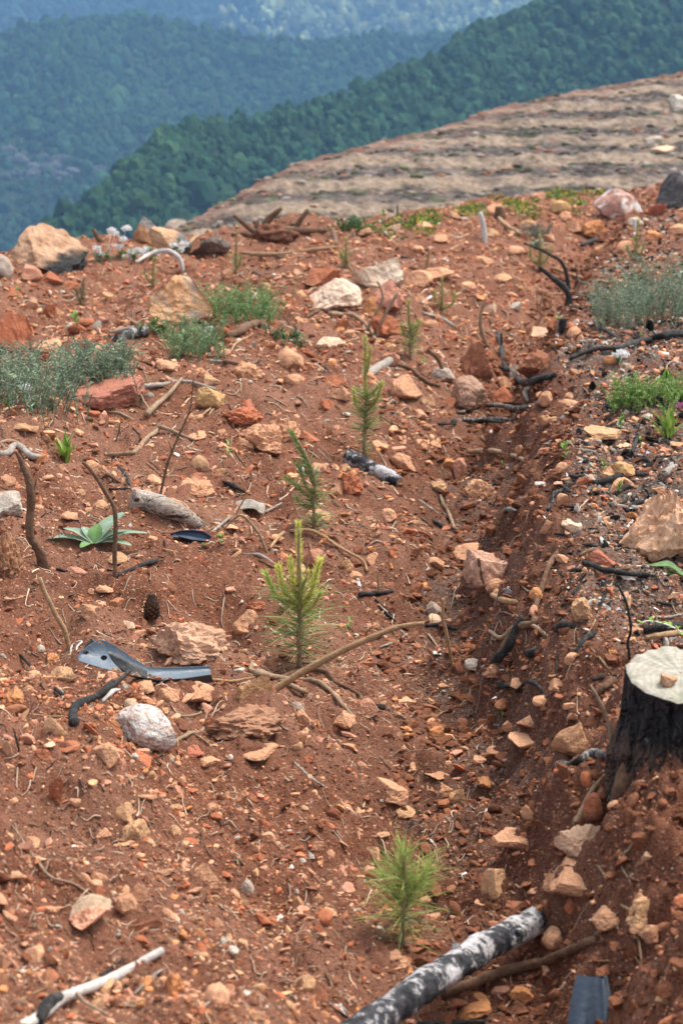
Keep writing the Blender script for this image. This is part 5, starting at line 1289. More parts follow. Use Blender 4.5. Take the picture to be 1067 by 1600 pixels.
seedling((842, 420), [(0, 0), (0, 20), (0, 46)], [([(0, 10), (2, 28), (0, 48)], 8, 110, 28, LG), ([(0, 4), (-12, 14), (-15, 32)], 8, 70, 30, MG), ([(0, 4), (12, 14), (16, 30)], 8, 70, 30, MG)],
         [(.05, .6, 13, 50, 60, DG)], 'three pronged pine seedling behind the forked charred stem', 107, 2.2)
seedling((992, 410), [(0, 0), (0, 24), (2, 60)], [([(0, 10), (1, 36), (3, 62)], 8, 110, 26, LG), ([(0, 4), (-10, 14), (-14, 26)], 8, 60, 30, MG), ([(0, 4), (8, 14), (12, 28)], 8, 60, 30, MG)],
         [(.05, .6, 13, 50, 60, DG)], 'single spired pine seedling behind the tall grey shrubs', 108, 2.2)
seedling((240, 452), [(0, 0), (0, 20), (1, 42)], [([(0, 12), (1, 28), (1, 44)], 7, 80, 26, MG), ([(0, 6), (-8, 14), (-14, 24)], 7, 50, 32, MG)], [(.05, .6, 10, 40, 60, DG)], 'little pine seedling behind the orange wedge boulder', 109, 2)
seedling((369, 432), [(0, 0), (0, 30), (2, 62)], [([(0, 30), (1, 48), (2, 66)], 6, 80, 26, MG), ([(0, 10), (6, 18), (9, 28)], 7, 40, 32, MG)], [(.05, .5, 12, 50, 60, DG)], 'thin pine seedling standing under the root wad', 110, 2)
seedling((541, 418), [(0, 0), (0, 20), (0, 40)], [([(0, 8), (0, 24), (0, 42)], 8, 70, 34, MG), ([(0, 4), (-6, 12), (-9, 22)], 8, 40, 34, MG)], [(.05, .6, 12, 40, 60, DG)], 'thin pale pine seedling behind the rust orange block', 111, 2)
seedling((128, 480), [(0, 0), (1, 20), (0, 40)], [([(0, 4), (2, 22), (4, 40)], 9, 60, 36, (.13, .17, .09)), ([(0, 4), (-6, 16), (-8, 30)], 9, 40, 36, (.13, .17, .09))], [(.05, .6, 12, 40, 60, (.13, .17, .09))], 'dull feathery pine seedling in front of the charred crest boulder', 112, 1.8)

# ------------------------------------------------------------------ feathery grey green shrubs
GG, G2 = (.22, .29, .185), (.115, .165, .085)
def shrub(bbox, n, label, seed, col=GG, leaf=.015, lean=.9, group='feathery grey green shrubs', name='feathery_shrub', cat='shrub', pairs=13, stemcol='root', basepx=None):
    r = np.random.default_rng(seed); x0, y0, x1, y1 = bbox; w, h = x1 - x0, y1 - y0
    b0 = gp((x0 + x1) / 2, y1 - .12 * h); s = scale_at(b0)
    t_ = empty(name, tuple(b0)); tag(t_, label, cat, group)
    leafb, stemb = Bag(), Bag(); n = int(n * 1.5)
    P0s, Ds, Ls, Cs = [], [], [], []
    for i in range(n):
        px = r.uniform(x0 + .06 * w, x1 - .06 * w); py = r.uniform(y1 - .45 * h, y1)
        p = gp(px, py) if i % 3 == 0 or i == 0 else p_prev + np.array([r.normal(0, .04), r.normal(0, .05), 0])
        p[2] = float(H(p[0], p[1])); p_prev = p.copy()
        hh = h * s * r.uniform(.35, .78) * (1 - .45 * abs((px - (x0 + x1) / 2) / (w / 2)) ** 2)
        az = r.uniform(0, 6.28); out = np.array([math.cos(az), math.sin(az), 0]) * hh * r.uniform(.2, lean)
        pts = np.array([p, p + out * .35 + [0, 0, hh * .6], p + out * .8 + [0, 0, hh * .95], p + out * 1.25 + [0, 0, hh * r.uniform(.85, 1.15)]])
        V, f = tube(pts, [.0022, .0018, .0014, .0007], 4, .05, i, 3, False); leafb.add(V, f, np.asarray(col) * .75)
        m_ = pairs * 2; t = np.repeat(np.linspace(.18, 1, pairs), 2); x, T_ = poly_at(pts, t)
        sd_ = np.cross(T_, [0, 0, 1.0]); sd_ /= np.linalg.norm(sd_, axis=1)[:, None] + 1e-6
        sg = np.tile([1, -1], pairs)[:, None]
        D = T_ * .45 + sd_ * sg + r.normal(0, .25, (m_, 3)) + np.array([0, 0, .25]); D /= np.linalg.norm(D, axis=1)[:, None]
        tone = math.exp(r.normal(0, .22))
        P0s.append(x); Ds.append(D); Ls.append(leaf * r.uniform(.7, 1.7, m_) * (1.25 - .5 * t)); Cs.append(jitter_col(np.asarray(col) * tone, m_, r, .12))
    P0, D, L, C = (np.concatenate(q) for q in (P0s, Ds, Ls, Cs))
    leafb.add(*blades(P0, D, L, .40 * leaf, np.clip(C, 0, 1), np.clip(C * 1.15, 0, 1), .1, r, 2))
    V, f = tube([[0, 0, -.02], [0, 0, h * s * .2], [.01, 0, h * s * .45]], [.004, .003, .0015], 6, .2, seed); stemb.add(V, f)
    link('stem', stemb.mesh('stem', M[stemcol], None), t_); link('foliage', leafb.mesh('foliage', M['leaf'], b0), t_)
    return t_
shrub((-70, 542, 118, 650), 170, 'low feathery grey green shrub cut by the frame edge behind the mound', 201)
shrub((80, 532, 212, 612), 120, 'low feathery grey green shrub behind the red slab on the mound', 202)
shrub((924, 430, 1010, 522), 90, 'smaller feathery grey shrub leaning over the head of the trench', 203, (.23, .29, .19))
shrub((966, 404, 1130, 514), 190, 'tallest feathery grey green shrub standing on the charred bank', 204, (.21, .28, .18))
shrub((312, 446, 432, 514), 120, 'bright green feathery shrub growing beside the orange wedge boulder', 205, (.20, .32, .12))
shrub((258, 500, 352, 566), 90, 'feathery shrub in front of the orange wedge boulder', 206, (.19, .28, .13))
shrub((812, 346, 858, 378), 36, 'small blue grey shrub on the far slope', 207, (.13, .17, .13), leaf=.016)
shrub((526, 340, 566, 364), 36, 'small deep green bush on the crest beside the root wad', 208, (.06, .13, .035), leaf=.02)
shrub((228, 500, 262, 524), 20, 'small weed beside the burnt log piece behind the mound', 209, (.14, .21, .06))
shrub((428, 514, 466, 534), 18, 'tiny feathery sprig in front of the thick dark root', 210, (.10, .18, .07))
shrub((956, 592, 1090, 640), 160, 'low green mat of tiny leaves with yellow flowers on the bank', 211, (.22, .34, .09), leaf=.011, cat='plant', name='mat_plant', group='small weeds and herbs')

# ------------------------------------------------------------------ broad bladed tufts and weeds
def leaf_mesh(L, W, col, fold=.25, curl=.3, nl=9, nw=5, r=rng, wave=.04, blunt=False):
    """one broad leaf lying along +Y from the origin"""
    t = np.linspace(0, 1, nl)[:, None]; u = np.linspace(-1, 1, nw)[None, :]
    prof = np.sin(np.pi * np.clip(t, 0, 1) ** .72) ** .8 * (1 - .15 * t) + .10 * (1 - t)
    if blunt: prof = (np.sin(np.pi * np.clip(.08 + .90 * t ** .9, 0, 1)) ** .55) * (.55 + .45 * np.clip(t * 2.2, 0, 1))
    X = u * W / 2 * prof; Y = t * L + 0 * u
    Z = fold * np.abs(u) * W / 2 * prof - curl * L * (t - .45) ** 2 + curl * L * .2 + wave * L * np.sin(9 * t + 3 * u) * np.abs(u) * .4
    V = np.stack([X, Y, Z + 0 * X], -1).reshape(-1, 3)
    mid = (1 - np.abs(u) ** .5 + 0 * t).reshape(-1, 1)
    C = np.asarray(col)[None] * (1 + .35 * mid)
    return V, grid_faces(nl, nw), C
def orient(V, az, el, roll=0):
    """leaf along +Y turned to azimuth az (from +Y to +X) and raised by el"""
    cr, sr = math.cos(roll), math.sin(roll); V = V @ np.array([[cr, 0, -sr], [0, 1, 0], [sr, 0, cr]])
    ce, se = math.cos(el), math.sin(el); V = V @ np.array([[1, 0, 0], [0, ce, se], [0, -se, ce]])
    ca, sa = math.cos(az), math.sin(az); return V @ np.array([[ca, -sa, 0], [sa, ca, 0], [0, 0, 1]])

def tuft(base_px, hpx, n, label, seed, col=(.20, .32, .06), spread=.7, wpx=7, group='grassy tufts', name='grass_tuft'):
    r = np.random.default_rng(seed); base = gp(*base_px); s = scale_at(base)
    t_ = empty(name, tuple(base)); tag(t_, label, 'grass tuft', group)
    for i in range(n):
        L = hpx * s * r.uniform(.55, 1.1); V, f, C = leaf_mesh(L, wpx * s * r.uniform(.8, 1.2), np.asarray(col) * math.exp(r.normal(0, .15)), .5, r.uniform(.05, .5), 8, 3)
        V = orient(V, r.uniform(0, 6.28), R(90) - abs(r.normal(0, spread)) * .8); V += np.array([r.normal(0, 3), r.normal(0, 3), 0]) * s
        b = Bag(); b.add(V, f, C); link('blade', b.mesh('blade', M['leaf'], None), t_)
tuft((105, 722), 52, 22, 'bright green broad bladed grass tuft on the mound', 301)
tuft((1042, 686), 52, 22, 'fresh green grass tuft beside the yellow flowered mat', 302, (.24, .36, .07))
tuft((1040, 604), 30, 9, 'few grass blades standing in the yellow flowered mat', 303, (.17, .29, .05))
tuft((14, 640), 30, 8, 'small grass blades in front of the low feathery shrubs', 304, (.20, .30, .06), .5, 5)

def weed(base_px, hpx, n, label, seed, col=(.17, .29, .06), wide=.4, stem=True, group='small weeds and herbs', name='weed'):
    r = np.random.default_rng(seed); base = gp(*base_px); s = scale_at(base)
    t_ = empty(name, tuple(base)); tag(t_, label, 'weed', group)
    L0 = hpx * s; b = Bag()
    top = np.array([r.normal(0, .08) * L0, 0, L0 * .75]); V, f = tube([[0, 0, -.005], top * .5, top], [.0013, .0011, .0006], 5, .05, seed, 4); b.add(V, f)
    link('stem', b.mesh('stem', M['tan'], None), t_)
    for i in range(n):
        tt = r.uniform(.15, 1); L = L0 * r.uniform(.3, .5); V, f, C = leaf_mesh(L, L * wide, np.asarray(col) * math.exp(r.normal(0, .15)), .3, .35, 6, 3)
        V = orient(V, i * 2.4 + r.normal(0, .3), r.uniform(.2, 1.0)) + top * tt; b = Bag(); b.add(V, f, C); link('leaf', b.mesh('leaf', M['leaf'], None), t_)
for i, (bx, by, h_, n_, lab) in enumerate([(884, 722, 36, 9, 'small broad leaved weed at the edge of the bank'), (968, 776, 28, 10, 'dark green weed in the black litter behind the pitted boulder'), (942, 738, 26, 9, 'small weed behind the sandy yellow stone'),
                                           (968, 672, 24, 14, 'low weed behind the tan flat stone on the bank'), (784, 1116, 26, 4, 'tiny lone sprout on the bare trench soil'), (358, 716, 26, 4, 'tiny sprout beside the leafless sapling'),
                                           (545, 990, 24, 6, 'tiny bright weed touching the long bare branch'), (344, 854, 24, 9, 'little weed growing beside the dark plastic scrap'), (320, 858, 14, 6, 'tiny weed at the tip of the pale rope like stick'),
                                           (55, 1494, 20, 7, 'tiny blue green sprout in the bare foreground soil'), (784, 726, 14, 4, 'tiny sprout in the upper trench floor'), (1000, 700, 18, 7, 'small weed between grass tuft and charred stem'),
                                           (660, 362, 22, 6, 'small pale weed on the far slope below the yellow patch'), (757, 376, 22, 6, 'green weed at the foot of the bleached stub'), (600, 346, 20, 6, 'green weed beside small dark post'),
                                           (870, 508, 16, 4, 'tiny weed beside the short black stub'), (1000, 530, 14, 5, 'tiny weed in front of the tall grey shrubs'), (660, 580, 22, 5, 'small pale weed below the small pine seedling'),
                                           (120, 520, 34, 7, 'thin weed between pointed rust rock and shrubs'), (735, 349, 18, 5, 'small weed on far slope behind bleached stub'), (28, 470, 20, 5, 'small weed behind the pointed rust rock')]):
    weed((bx, by), h_, n_, lab, 400 + i, (.17, .29, .06) if i != 9 else (.13, .22, .15))

# silvery rosette
def rosette():
    base = gp(148, 856); s = scale_at(base); t_ = empty('leafy_rosette', tuple(base)); tag(t_, 'silvery green rosette of broad felted leaves behind the bent stem', 'plant', 'leafy plants')
    r = np.random.default_rng(55)
    for az, L, W, el in [(-84, 86, 24, .08), (-60, 62, 24, .34), (-36, 42, 20, .55), (10, 34, 24, .95), (40, 76, 31, .58), (64, 60, 24, .3), (80, 84, 27, .2), (106, 62, 26, .05), (-150, 34, 20, .05)]:
        V, f, C = leaf_mesh(L * s, W * s, (.235, .32, .225) if L > 35 else (.15, .27, .09), .28, .28, 14, 7, r, .03, True)
        b = Bag(); b.add(orient(V, R(az), el) + np.array([0, 0, .008]), f, C); link('leaf', b.mesh('leaf', M['leaf'], None), t_)
rosette()
def dock():
    base = gp(1072, 912); s = scale_at(base); t_ = empty('dock_plant', tuple(base)); tag(t_, 'big wavy green dock leaf in front of the pitted boulder', 'plant', 'leafy plants')
    for az, L, W, el in [(-82, 66, 42, .34), (-110, 46, 30, .1), (60, 60, 40, .4)]:
        V, f, C = leaf_mesh(L * s, W * s, (.13, .235, .085), .22, .4, 16, 9, rng, .09)
        b = Bag(); b.add(orient(V, R(az), el) + np.array([0, 0, .012]), f, C); link('leaf', b.mesh('leaf', M['leaf'], None), t_)
dock()
def sprig():
    y = gp(1040, 1010)[1] - .06
    pts = np.array([at_depth(px, py, y) for px, py in [(1092, 1012), (1060, 985), (1035, 974), (1010, 970), (994, 978)]]); s = scale_at(pts[2])
    g = float(H(pts[0, 0], pts[0, 1])); pts = np.concatenate([[[pts[0, 0] + .02, pts[0, 1], g]], pts])
    t_ = empty('leafy_sprig', tuple(pts[0])); tag(t_, 'arching sprig with small round green leaves above the stump', 'plant', 'leafy plants')
    b = Bag(); V, f = tube(pts, [.0022, .002, .0018, .0016, .0014, .001], 6, .05, 3); b.add(V, f); link('stem', b.mesh('stem', M['needle'], pts[0]), t_)
    r = np.random.default_rng(9)
    for i in range(20):
        x, T_ = poly_at(pts, np.array([.3 + .7 * i / 19])); V, f, C = leaf_mesh(.016, .012, np.array([.22, .36, .07]) * math.exp(r.normal(0, .15)), .2, .3, 5, 3)
        b = Bag(); b.add(orient(V, r.uniform(0, 6.28), r.uniform(-.3, .9)) + x[0] - pts[0], f, C); link('leaf', b.mesh('leaf', M['leaf'], None), t_)
sprig()

# white flowered plants
M['petal'] = mat_vcol('petal', .6, .1, 50, .2, transl=.3)
def flower(base_px, head_px, label, seed, nh=1, size=8, col=(.78, .78, .76)):
    r = np.random.default_rng(seed); base = gp(*base_px); s = scale_at(base); t_ = empty('flowering_herb', tuple(base)); tag(t_, label, 'wildflower', 'white wildflowers')
    for k, (hx, hy) in enumerate(head_px):
        top = at_depth(hx, hy, base[1] + r.normal(0, .03)) - base
        b = Bag(); V, f = tube([[0, 0, -.01], top * .5 + [r.normal(0, .01), 0, 0], top], [.0022, .0018, .0012], 5, .05, seed + k, 4); b.add(V, f)
        st = link('stem', b.mesh('stem', M['needle'], None), t_)
        n = 70; q = np.clip(r.normal(0, 1, (n, 3)), -1.6, 1.6) * np.array([size, size, size * .55]) * s * .42 + top
        D = r.normal(size=(n, 3)) + [0, 0, .8]; D /= np.linalg.norm(D, axis=1)[:, None]
        b = Bag(); c = jitter_col(col, n, r, .06); b.add(*blades(q, D, np.full(n, 3.6 * s), 3.2 * s, np.clip(c, 0, .85), np.clip(c, 0, .85), .1, r, 2))
        link('flower_head', b.mesh('flower_head', M['petal'], None), st)
    n = 26; b = Bag(); D = r.normal(size=(n, 3)) * [1, 1, .5] + [0, 0, .7]; D /= np.linalg.norm(D, axis=1)[:, None]
    q = np.zeros((n, 3)) + r.uniform(0, 14, (n, 1)) * s * np.array([[0, 0, 1.0]]); c = jitter_col((.14, .22, .08), n, r)
    b.add(*blades(q, D, r.uniform(8, 18, n) * s, 3.5 * s, c, c, .2, r, 2)); link('foliage', b.mesh('foliage', M['leaf'], None), t_)
flower((52, 645), [(42, 604), (46, 608)], 'white wildflower in front of the low feathery shrubs', 501, size=8)
flower((328, 535), [(325, 518), (327, 514)], 'white wildflower beside the feathery shrub below the orange wedge boulder', 502, size=8)
flower((965, 572), [(962, 556), (970, 550), (975, 553)], 'white wildflower on the stony bank above the green mat', 503, size=9)
flower((168, 408), [(175, 360), (181, 365)], 'tall white wildflower on the crest nearest the charred boulder', 504)
flower((190, 405), [(198, 357), (193, 374), (186, 386)], 'tall white wildflower on the crest beside the upright orange rock', 505)
flower((155, 412), [(152, 388), (156, 398)], 'short white wildflower on the crest beside the charred boulder', 506)
flower((210, 408), [(206, 394), (216, 391), (200, 402)], 'white wildflower clump in front of the upright orange rock', 507, size=8)
flower((240, 405), [(232, 390), (245, 394), (224, 396)], 'white wildflower clump under the bleached arched branch', 508, size=8)
flower((275, 398), [(272, 384), (282, 390), (288, 381)], 'white wildflower clump against the dark flanked crest rock', 509, size=8)
flower((838, 392), [(838, 381), (843, 377)], 'tiny pale wildflower behind the three pronged pine seedling', 510, size=6)
flower((478, 742), [(466, 735), (470, 733)], 'white petal cluster caught on the leaning pine seedling', 511, size=6)
flower((1061, 636), [(1062, 630), (1060, 633)], 'pink wildflower at the frame edge in the green mat', 512, size=9, col=(.62, .22, .42))

# yellow flowered ground cover on the far slope and dots in the mat
def cover():
    r = np.random.default_rng(77); b = Bag()
    def patch(n, box, L, col, yel):
        for _ in range(n):
            px = r.uniform(box[0], box[2]); t = (px - box[0]) / (box[2] - box[0]); py = box[1] + (box[3] - box[1]) * t + r.normal(0, 9)
            if noise2(np.array(px / 40), np.array(py / 14)) < -.12: continue
            p = gp(px, py); s = scale_at(p); n_ = 26
            q = p + r.normal(0, 1, (n_, 3)) * np.array([7, 10, .5]) * s; q[:, 2] = H(q[:, 0], q[:, 1])
            D = r.normal(size=(n_, 3)) * [1, 1, .5] + [0, 0, 1.2]; D /= np.linalg.norm(D, axis=1)[:, None]
            c = jitter_col(col, n_, r, .25); y_ = r.random(n_) < yel; c[y_] = (.55, .42, .02)
            b.add(*blades(q, D, r.uniform(.6, 1.3, n_) * L * s, 4.5 * s, c, c, .2, r, 2))
    patch(150, (640, 352, 970, 292), 8, (.15, .21, .05), .16)
    patch(40, (840, 300, 1060, 262), 6, (.16, .20, .05), .10)
    patch(30, (560, 364, 700, 338), 7, (.14, .20, .05), .05)
    o = link('ground_cover', b.mesh('ground_cover', M['leaf'], None)); tag(o, kind='stuff')
    b2 = Bag()
    for _ in range(46):
        p = gp(r.uniform(958, 1066), r.uniform(598, 634)); p[2] += .012 + r.uniform(0, .012); v, f = ICO[2]; b2.add(v * .0035 + p, f, (.62, .47, .03))
    o = link('yellow_blossoms', b2.mesh('yellow_blossoms', M['petal'], None)); tag(o, kind='stuff')
cover()

# ------------------------------------------------------------------ litter: fine roots, twigs, needles, ash flakes
def litter():
    r = np.random.default_rng(31)
    b = Bag(); n = 7000
    for i in range(n):
        y = 2.4 * math.exp(r.uniform(0, 1) * math.log(22 / 2.4)); u = r.uniform(-.22, .22); x = u * y; s = y / F
        d = float(trench_d(np.array(x), np.array(y)))
        if (y > 16 and r.random() < .6) or (abs(d - .2) < .16 and r.random() < .75): continue
        L = r.uniform(12, 46) * s; a = r.uniform(0, 6.28); k = 4
        pts = []; px_, py_ = x, y
        for j in range(k):
            pts.append([px_, py_, float(H(px_, py_)) + r.uniform(.001, .006)]); a += r.normal(0, .5); px_ += math.cos(a) * L / k; py_ += math.sin(a) * L / k * 1.6
        V, f = tube(pts, [r.uniform(.7, 1.9) * s, .5 * s], 4, .1, i, 3, False)
        burnt = d > .3 and r.random() < .5
        c = np.array((.02, .019, .018) if burnt or r.random() < .14 else (.45, .33, .23) if r.random() < .66 else (.20, .12, .075)) * math.exp(r.normal(0, .25))
        b.add(V, f, c)
    o = link('twig_litter', b.mesh('twig_litter', M['litter'], None)); tag(o, kind='stuff')
    # ash and charcoal flakes on the bank and along the trench floor
    b = Bag(); n = 13000
    y = 4.4 * np.exp(r.uniform(0, 1, n) * math.log(15 / 4.4)); x = r.uniform(-.35, 3.2, n) + np.interp(y, TR_Y, TR_X); d = trench_d(x, y)
    k = ((d > .26) | ((np.abs(d) < .16) & (r.random(n) < .5))) & (noise2(x * 2.2, y * 2) + r.normal(0, .35, n) > -.05)
    x, y = x[k], y[k]; s = y / F; n = len(x); P0 = np.stack([x, y, H(x, y) + .004], 1)
    D = r.normal(size=(n, 3)) * [1, 1, .22]; D /= np.linalg.norm(D, axis=1)[:, None]
    c = np.where((r.random(n) < .45)[:, None], np.array([[.018, .017, .017]]), np.array([[.40, .38, .37]])) * np.exp(r.normal(0, .4, n))[:, None]
    b.add(*blades(P0, D, r.uniform(4, 15, n) * s, r.uniform(3, 7, n) * s, np.clip(c, 0, .8), np.clip(c, 0, .8), .1, r, 2))
    o = link('ash_litter', b.mesh('ash_litter', M['litter'], None)); tag(o, kind='stuff')
    # shed pine needles and dry straw round the trench
    b = Bag(); n = 2600
    y = 2.8 * np.exp(r.uniform(0, 1, n) * math.log(12 / 2.8)); x = np.interp(y, TR_Y, TR_X) + r.normal(-.25, .35, n); s = y / F
    P0 = np.stack([x, y, H(x, y) + .004], 1); D = r.normal(size=(n, 3)) * [1, 1, .18]; D /= np.linalg.norm(D, axis=1)[:, None]
    c = np.where((r.random(n) < .7)[:, None], np.array([[.26, .16, .09]]), np.array([[.08, .06, .05]])) * np.exp(r.normal(0, .3, n))[:, None]
    b.add(*blades(P0, D, r.uniform(8, 28, n) * s, 1.2 * s, c, c, .08, r, 2)); o = link('needle_litter', b.mesh('needle_litter', M['litter'], None)); tag(o, kind='stuff')
litter()
# ------------------------------------------------------------------ plastic, cones, foil
def mat_plastic(name, c, rough=.38):
    m = NT(name); a = m.noise(38, 6, .65, None, .6); d = m.noise(6, 4, .6)
    cc = m.mix(m.ramp(d, [(.52, (0, 0, 0)), (.72, (.7, .7, .7))]), c, (.30, .19, .13))
    m.bump(a, .5, .009)
    return m.done(cc, m.ramp(a, [(.3, (rough - .1,) * 3), (.7, (rough + .25,) * 3)]), .5)
M['slate'] = mat_plastic('slate_plastic', (.105, .14, .175)); M['dark'] = mat_plastic('black_plastic', (.012, .013, .016), .45); M['navy'] = mat_plastic('navy_plastic', (.035, .055, .09))
M['slate2'] = mat_plastic('dark_slate_plastic', (.085, .12, .16)); M['foil'] = mat_plastic('dull_foil', (.11, .115, .125), .3)

def sheet(top, bot, y0, ydepth, holes=(), nl=90, nw=16, crease=.0, thick=.0016):
    """a bent strip: its far edge from the line `top`, its near edge from `bot` (pixels); y0 depth of the near edge"""
    def res(p, n):
        p = np.array(p, float); d = np.r_[0, np.cumsum(np.hypot(*np.diff(p, axis=0).T))]; t = np.linspace(0, d[-1], n)
        return np.stack([np.interp(t, d, p[:, k]) for k in (0, 1)], 1)
    A, Bt = res(top, nl), res(bot, nl); yy = np.linspace(*y0, nl); V = np.zeros((nl, nw, 3)); PX = np.zeros((nl, nw, 2))
    for i in range(nl):
        for j in range(nw):
            t = j / (nw - 1); p = Bt[i] * (1 - t) + A[i] * t; PX[i, j] = p
            V[i, j] = at_depth(p[0], p[1], yy[i] + ydepth * (t + crease * math.sin(t * math.pi)))
    Fs = grid_faces(nl, nw); cen = PX.reshape(-1, 2)[Fs].mean(1); keep = np.ones(len(Fs), bool)
    for hx, hy, rx, ry in holes: keep &= (((cen[:, 0] - hx) / rx) ** 2 + ((cen[:, 1] - hy) / ry) ** 2) > 1
    V = V.reshape(-1, 3); Fs = Fs[keep]
    e1 = V.reshape(nl, nw, 3); nrm = np.cross(np.gradient(e1, axis=0), np.gradient(e1, axis=1)).reshape(-1, 3); nrm /= np.linalg.norm(nrm, axis=1)[:, None] + 1e-12
    W = V - nrm * thick; n = len(V)
    ed = {}
    for q in Fs:
        for a_, b_ in zip(q, np.roll(q, -1)):
            ed[(a_, b_)] = 1
    rim = np.array([[a_, b_, b_ + n, a_ + n] for (a_, b_) in ed if (b_, a_) not in ed])[:, ::-1]
    return np.concatenate([V, W]), [np.concatenate([Fs, Fs[:, ::-1] + n, rim])]

def strip():
    g = gp(200, 1066); y0 = g[1]; yr = gp(330, 1072)[1]
    t_ = empty('plastic_strip', tuple(g)); tag(t_, 'torn slate blue plastic strip with punched holes lying on the soil', 'plastic strip', 'torn plastic pieces')
    V, f = sheet([(122, 1027), (126, 1018), (140, 1008), (156, 999), (168, 1002), (182, 1009), (206, 1026), (230, 1042), (262, 1043), (329, 1041)],
                 [(124, 1032), (135, 1036), (160, 1044), (185, 1050), (206, 1056), (228, 1062), (250, 1064), (290, 1060), (312, 1057), (329, 1055)], (y0, yr), .045,
                 [(163, 1028, 5.0, 3.6), (134.5, 1020, 4.6, 2.6), (157, 1004, 4.4, 2.4)], 240, 46, .35)
    b = Bag(); b.add(V - g, f); link('strip_face', b.mesh('strip_face', M['slate'], None), t_)
    V, f = sheet([(206, 1056), (250, 1063), (290, 1060), (329, 1054)], [(200, 1056), (240, 1068), (290, 1070), (335, 1066)], (y0 - .004, yr - .004), -.012)
    b = Bag(); b.add(V - g, f); link('strip_flange', b.mesh('strip_flange', M['dark'], None), t_)
    V, f = sheet([(124, 1026), (134, 1008), (144, 998), (150, 1002)], [(128, 1030), (140, 1016), (150, 1008), (158, 1006)], (y0 + .085, y0 + .085), .02, (), 30, 6)
    b = Bag(); b.add(V - g, f); link('strip_flange', b.mesh('strip_flange', M['dark'], None), t_)
    V, f = sheet([(128, 1028), (160, 1012), (200, 1032), (230, 1048)], [(130, 1034), (160, 1042), (200, 1052), (230, 1060)], (y0 + .075, y0 + .075), .02, (), 30, 6)
    b = Bag(); b.add(V - g, f); link('strip_backing', b.mesh('strip_backing', M['dark'], None), t_)
strip()
def scrap():
    g = gp(295, 850); t_ = empty('plastic_scrap', tuple(g)); tag(t_, 'dark navy plastic scrap hanging under the weathered log', 'plastic scrap', 'torn plastic pieces')
    V, f = sheet([(266, 834), (284, 829), (300, 828), (318, 830), (330, 838)], [(268, 838), (286, 840), (304, 845), (318, 848), (328, 848)], (g[1], g[1]), .04, (), 40, 10, .6)
    b = Bag(); b.add(V - g, f); link('scrap_face', b.mesh('scrap_face', M['navy'], None), t_)
    V, f = sheet([(278, 838), (300, 843), (328, 846)], [(282, 842), (302, 850), (328, 852)], (g[1] - .004,) * 2, -.01, (), 20, 4)
    b = Bag(); b.add(V - g, f); link('scrap_edge', b.mesh('scrap_edge', M['dark'], None), t_)
scrap()
def folded():
    g = gp(930, 1612); t_ = empty('folded_plastic', tuple(g)); tag(t_, 'folded blue grey plastic sheet standing at the bottom frame edge', 'plastic sheet', 'torn plastic pieces')
    s = scale_at(g)
    nl, nw = 40, 40; V = np.zeros((nl, nw, 3)); t = np.linspace(0, 1, nl)[:, None]; u = np.linspace(-1, 1, nw)[None, :]
    half = (40 - 15 * t ** 1.6) * s
    X = u * half * (1 - .06 * np.abs(u)); Yd = .035 * (np.abs(u) ** 2.2) - .016 * np.exp(-((u - .55) / .12) ** 2) + .02 * np.exp(-((u + .1) / .3) ** 2) * (1 - t)
    X = X + .05 * s * 0; Zt = t * (82 * s) + .0 * u - .012 * t * np.abs(u) ** 3
    p0 = at_depth(926, 1612, g[1] - .01)
    V = np.stack([X + p0[0] + .006 * t, p0[1] + Yd + .05 * t, p0[2] + Zt - .006 + 0 * X], -1).reshape(-1, 3)
    Fs = grid_faces(nl, nw); e = V.reshape(nl, nw, 3); nr = np.cross(np.gradient(e, axis=0), np.gradient(e, axis=1)).reshape(-1, 3); nr /= np.linalg.norm(nr, axis=1)[:, None]
    V2 = np.concatenate([V, V - nr * .0018]); b = Bag(); b.add(V2 - g, np.concatenate([Fs, Fs[:, ::-1] + len(V)])); link('sheet_face', b.mesh('sheet_face', M['slate2'], None), t_)
    W = V + nr * .012 + np.array([0, .012, -.004]); k = (np.arange(len(V)) // nw) > nl * .5
    Fk = Fs[(Fs // nw).min(1) > nl * .55]; b = Bag(); b.add(W - g, Fk); link('folded_back', b.mesh('folded_back', M['dark'], None), t_)
folded()
def foil():
    g = gp(798, 910); s = scale_at(g); v, f = ICO[4]; r = np.random.default_rng(3)
    k = 1 + .5 * noise3(v * 1.6 + 4) + .35 * np.abs(noise3(v * 3.3 + 8)) ; V = v * k[:, None] * np.array([13, 9, 12]) * s
    for _ in range(10):
        n = r.normal(size=3); n /= np.linalg.norm(n); q = V @ n - r.uniform(4, 9) * s; V -= np.outer(np.maximum(q, 0) * 1.3, n)
    o = link('crumpled_foil', mesh_arrays('crumpled_foil', V, [f], None, False, M['foil']), None, tuple(g + [0, 0, 9 * s])); tag(o, 'crumpled dark grey foil scrap beside the dusty pink trench boulder', 'foil')
foil()
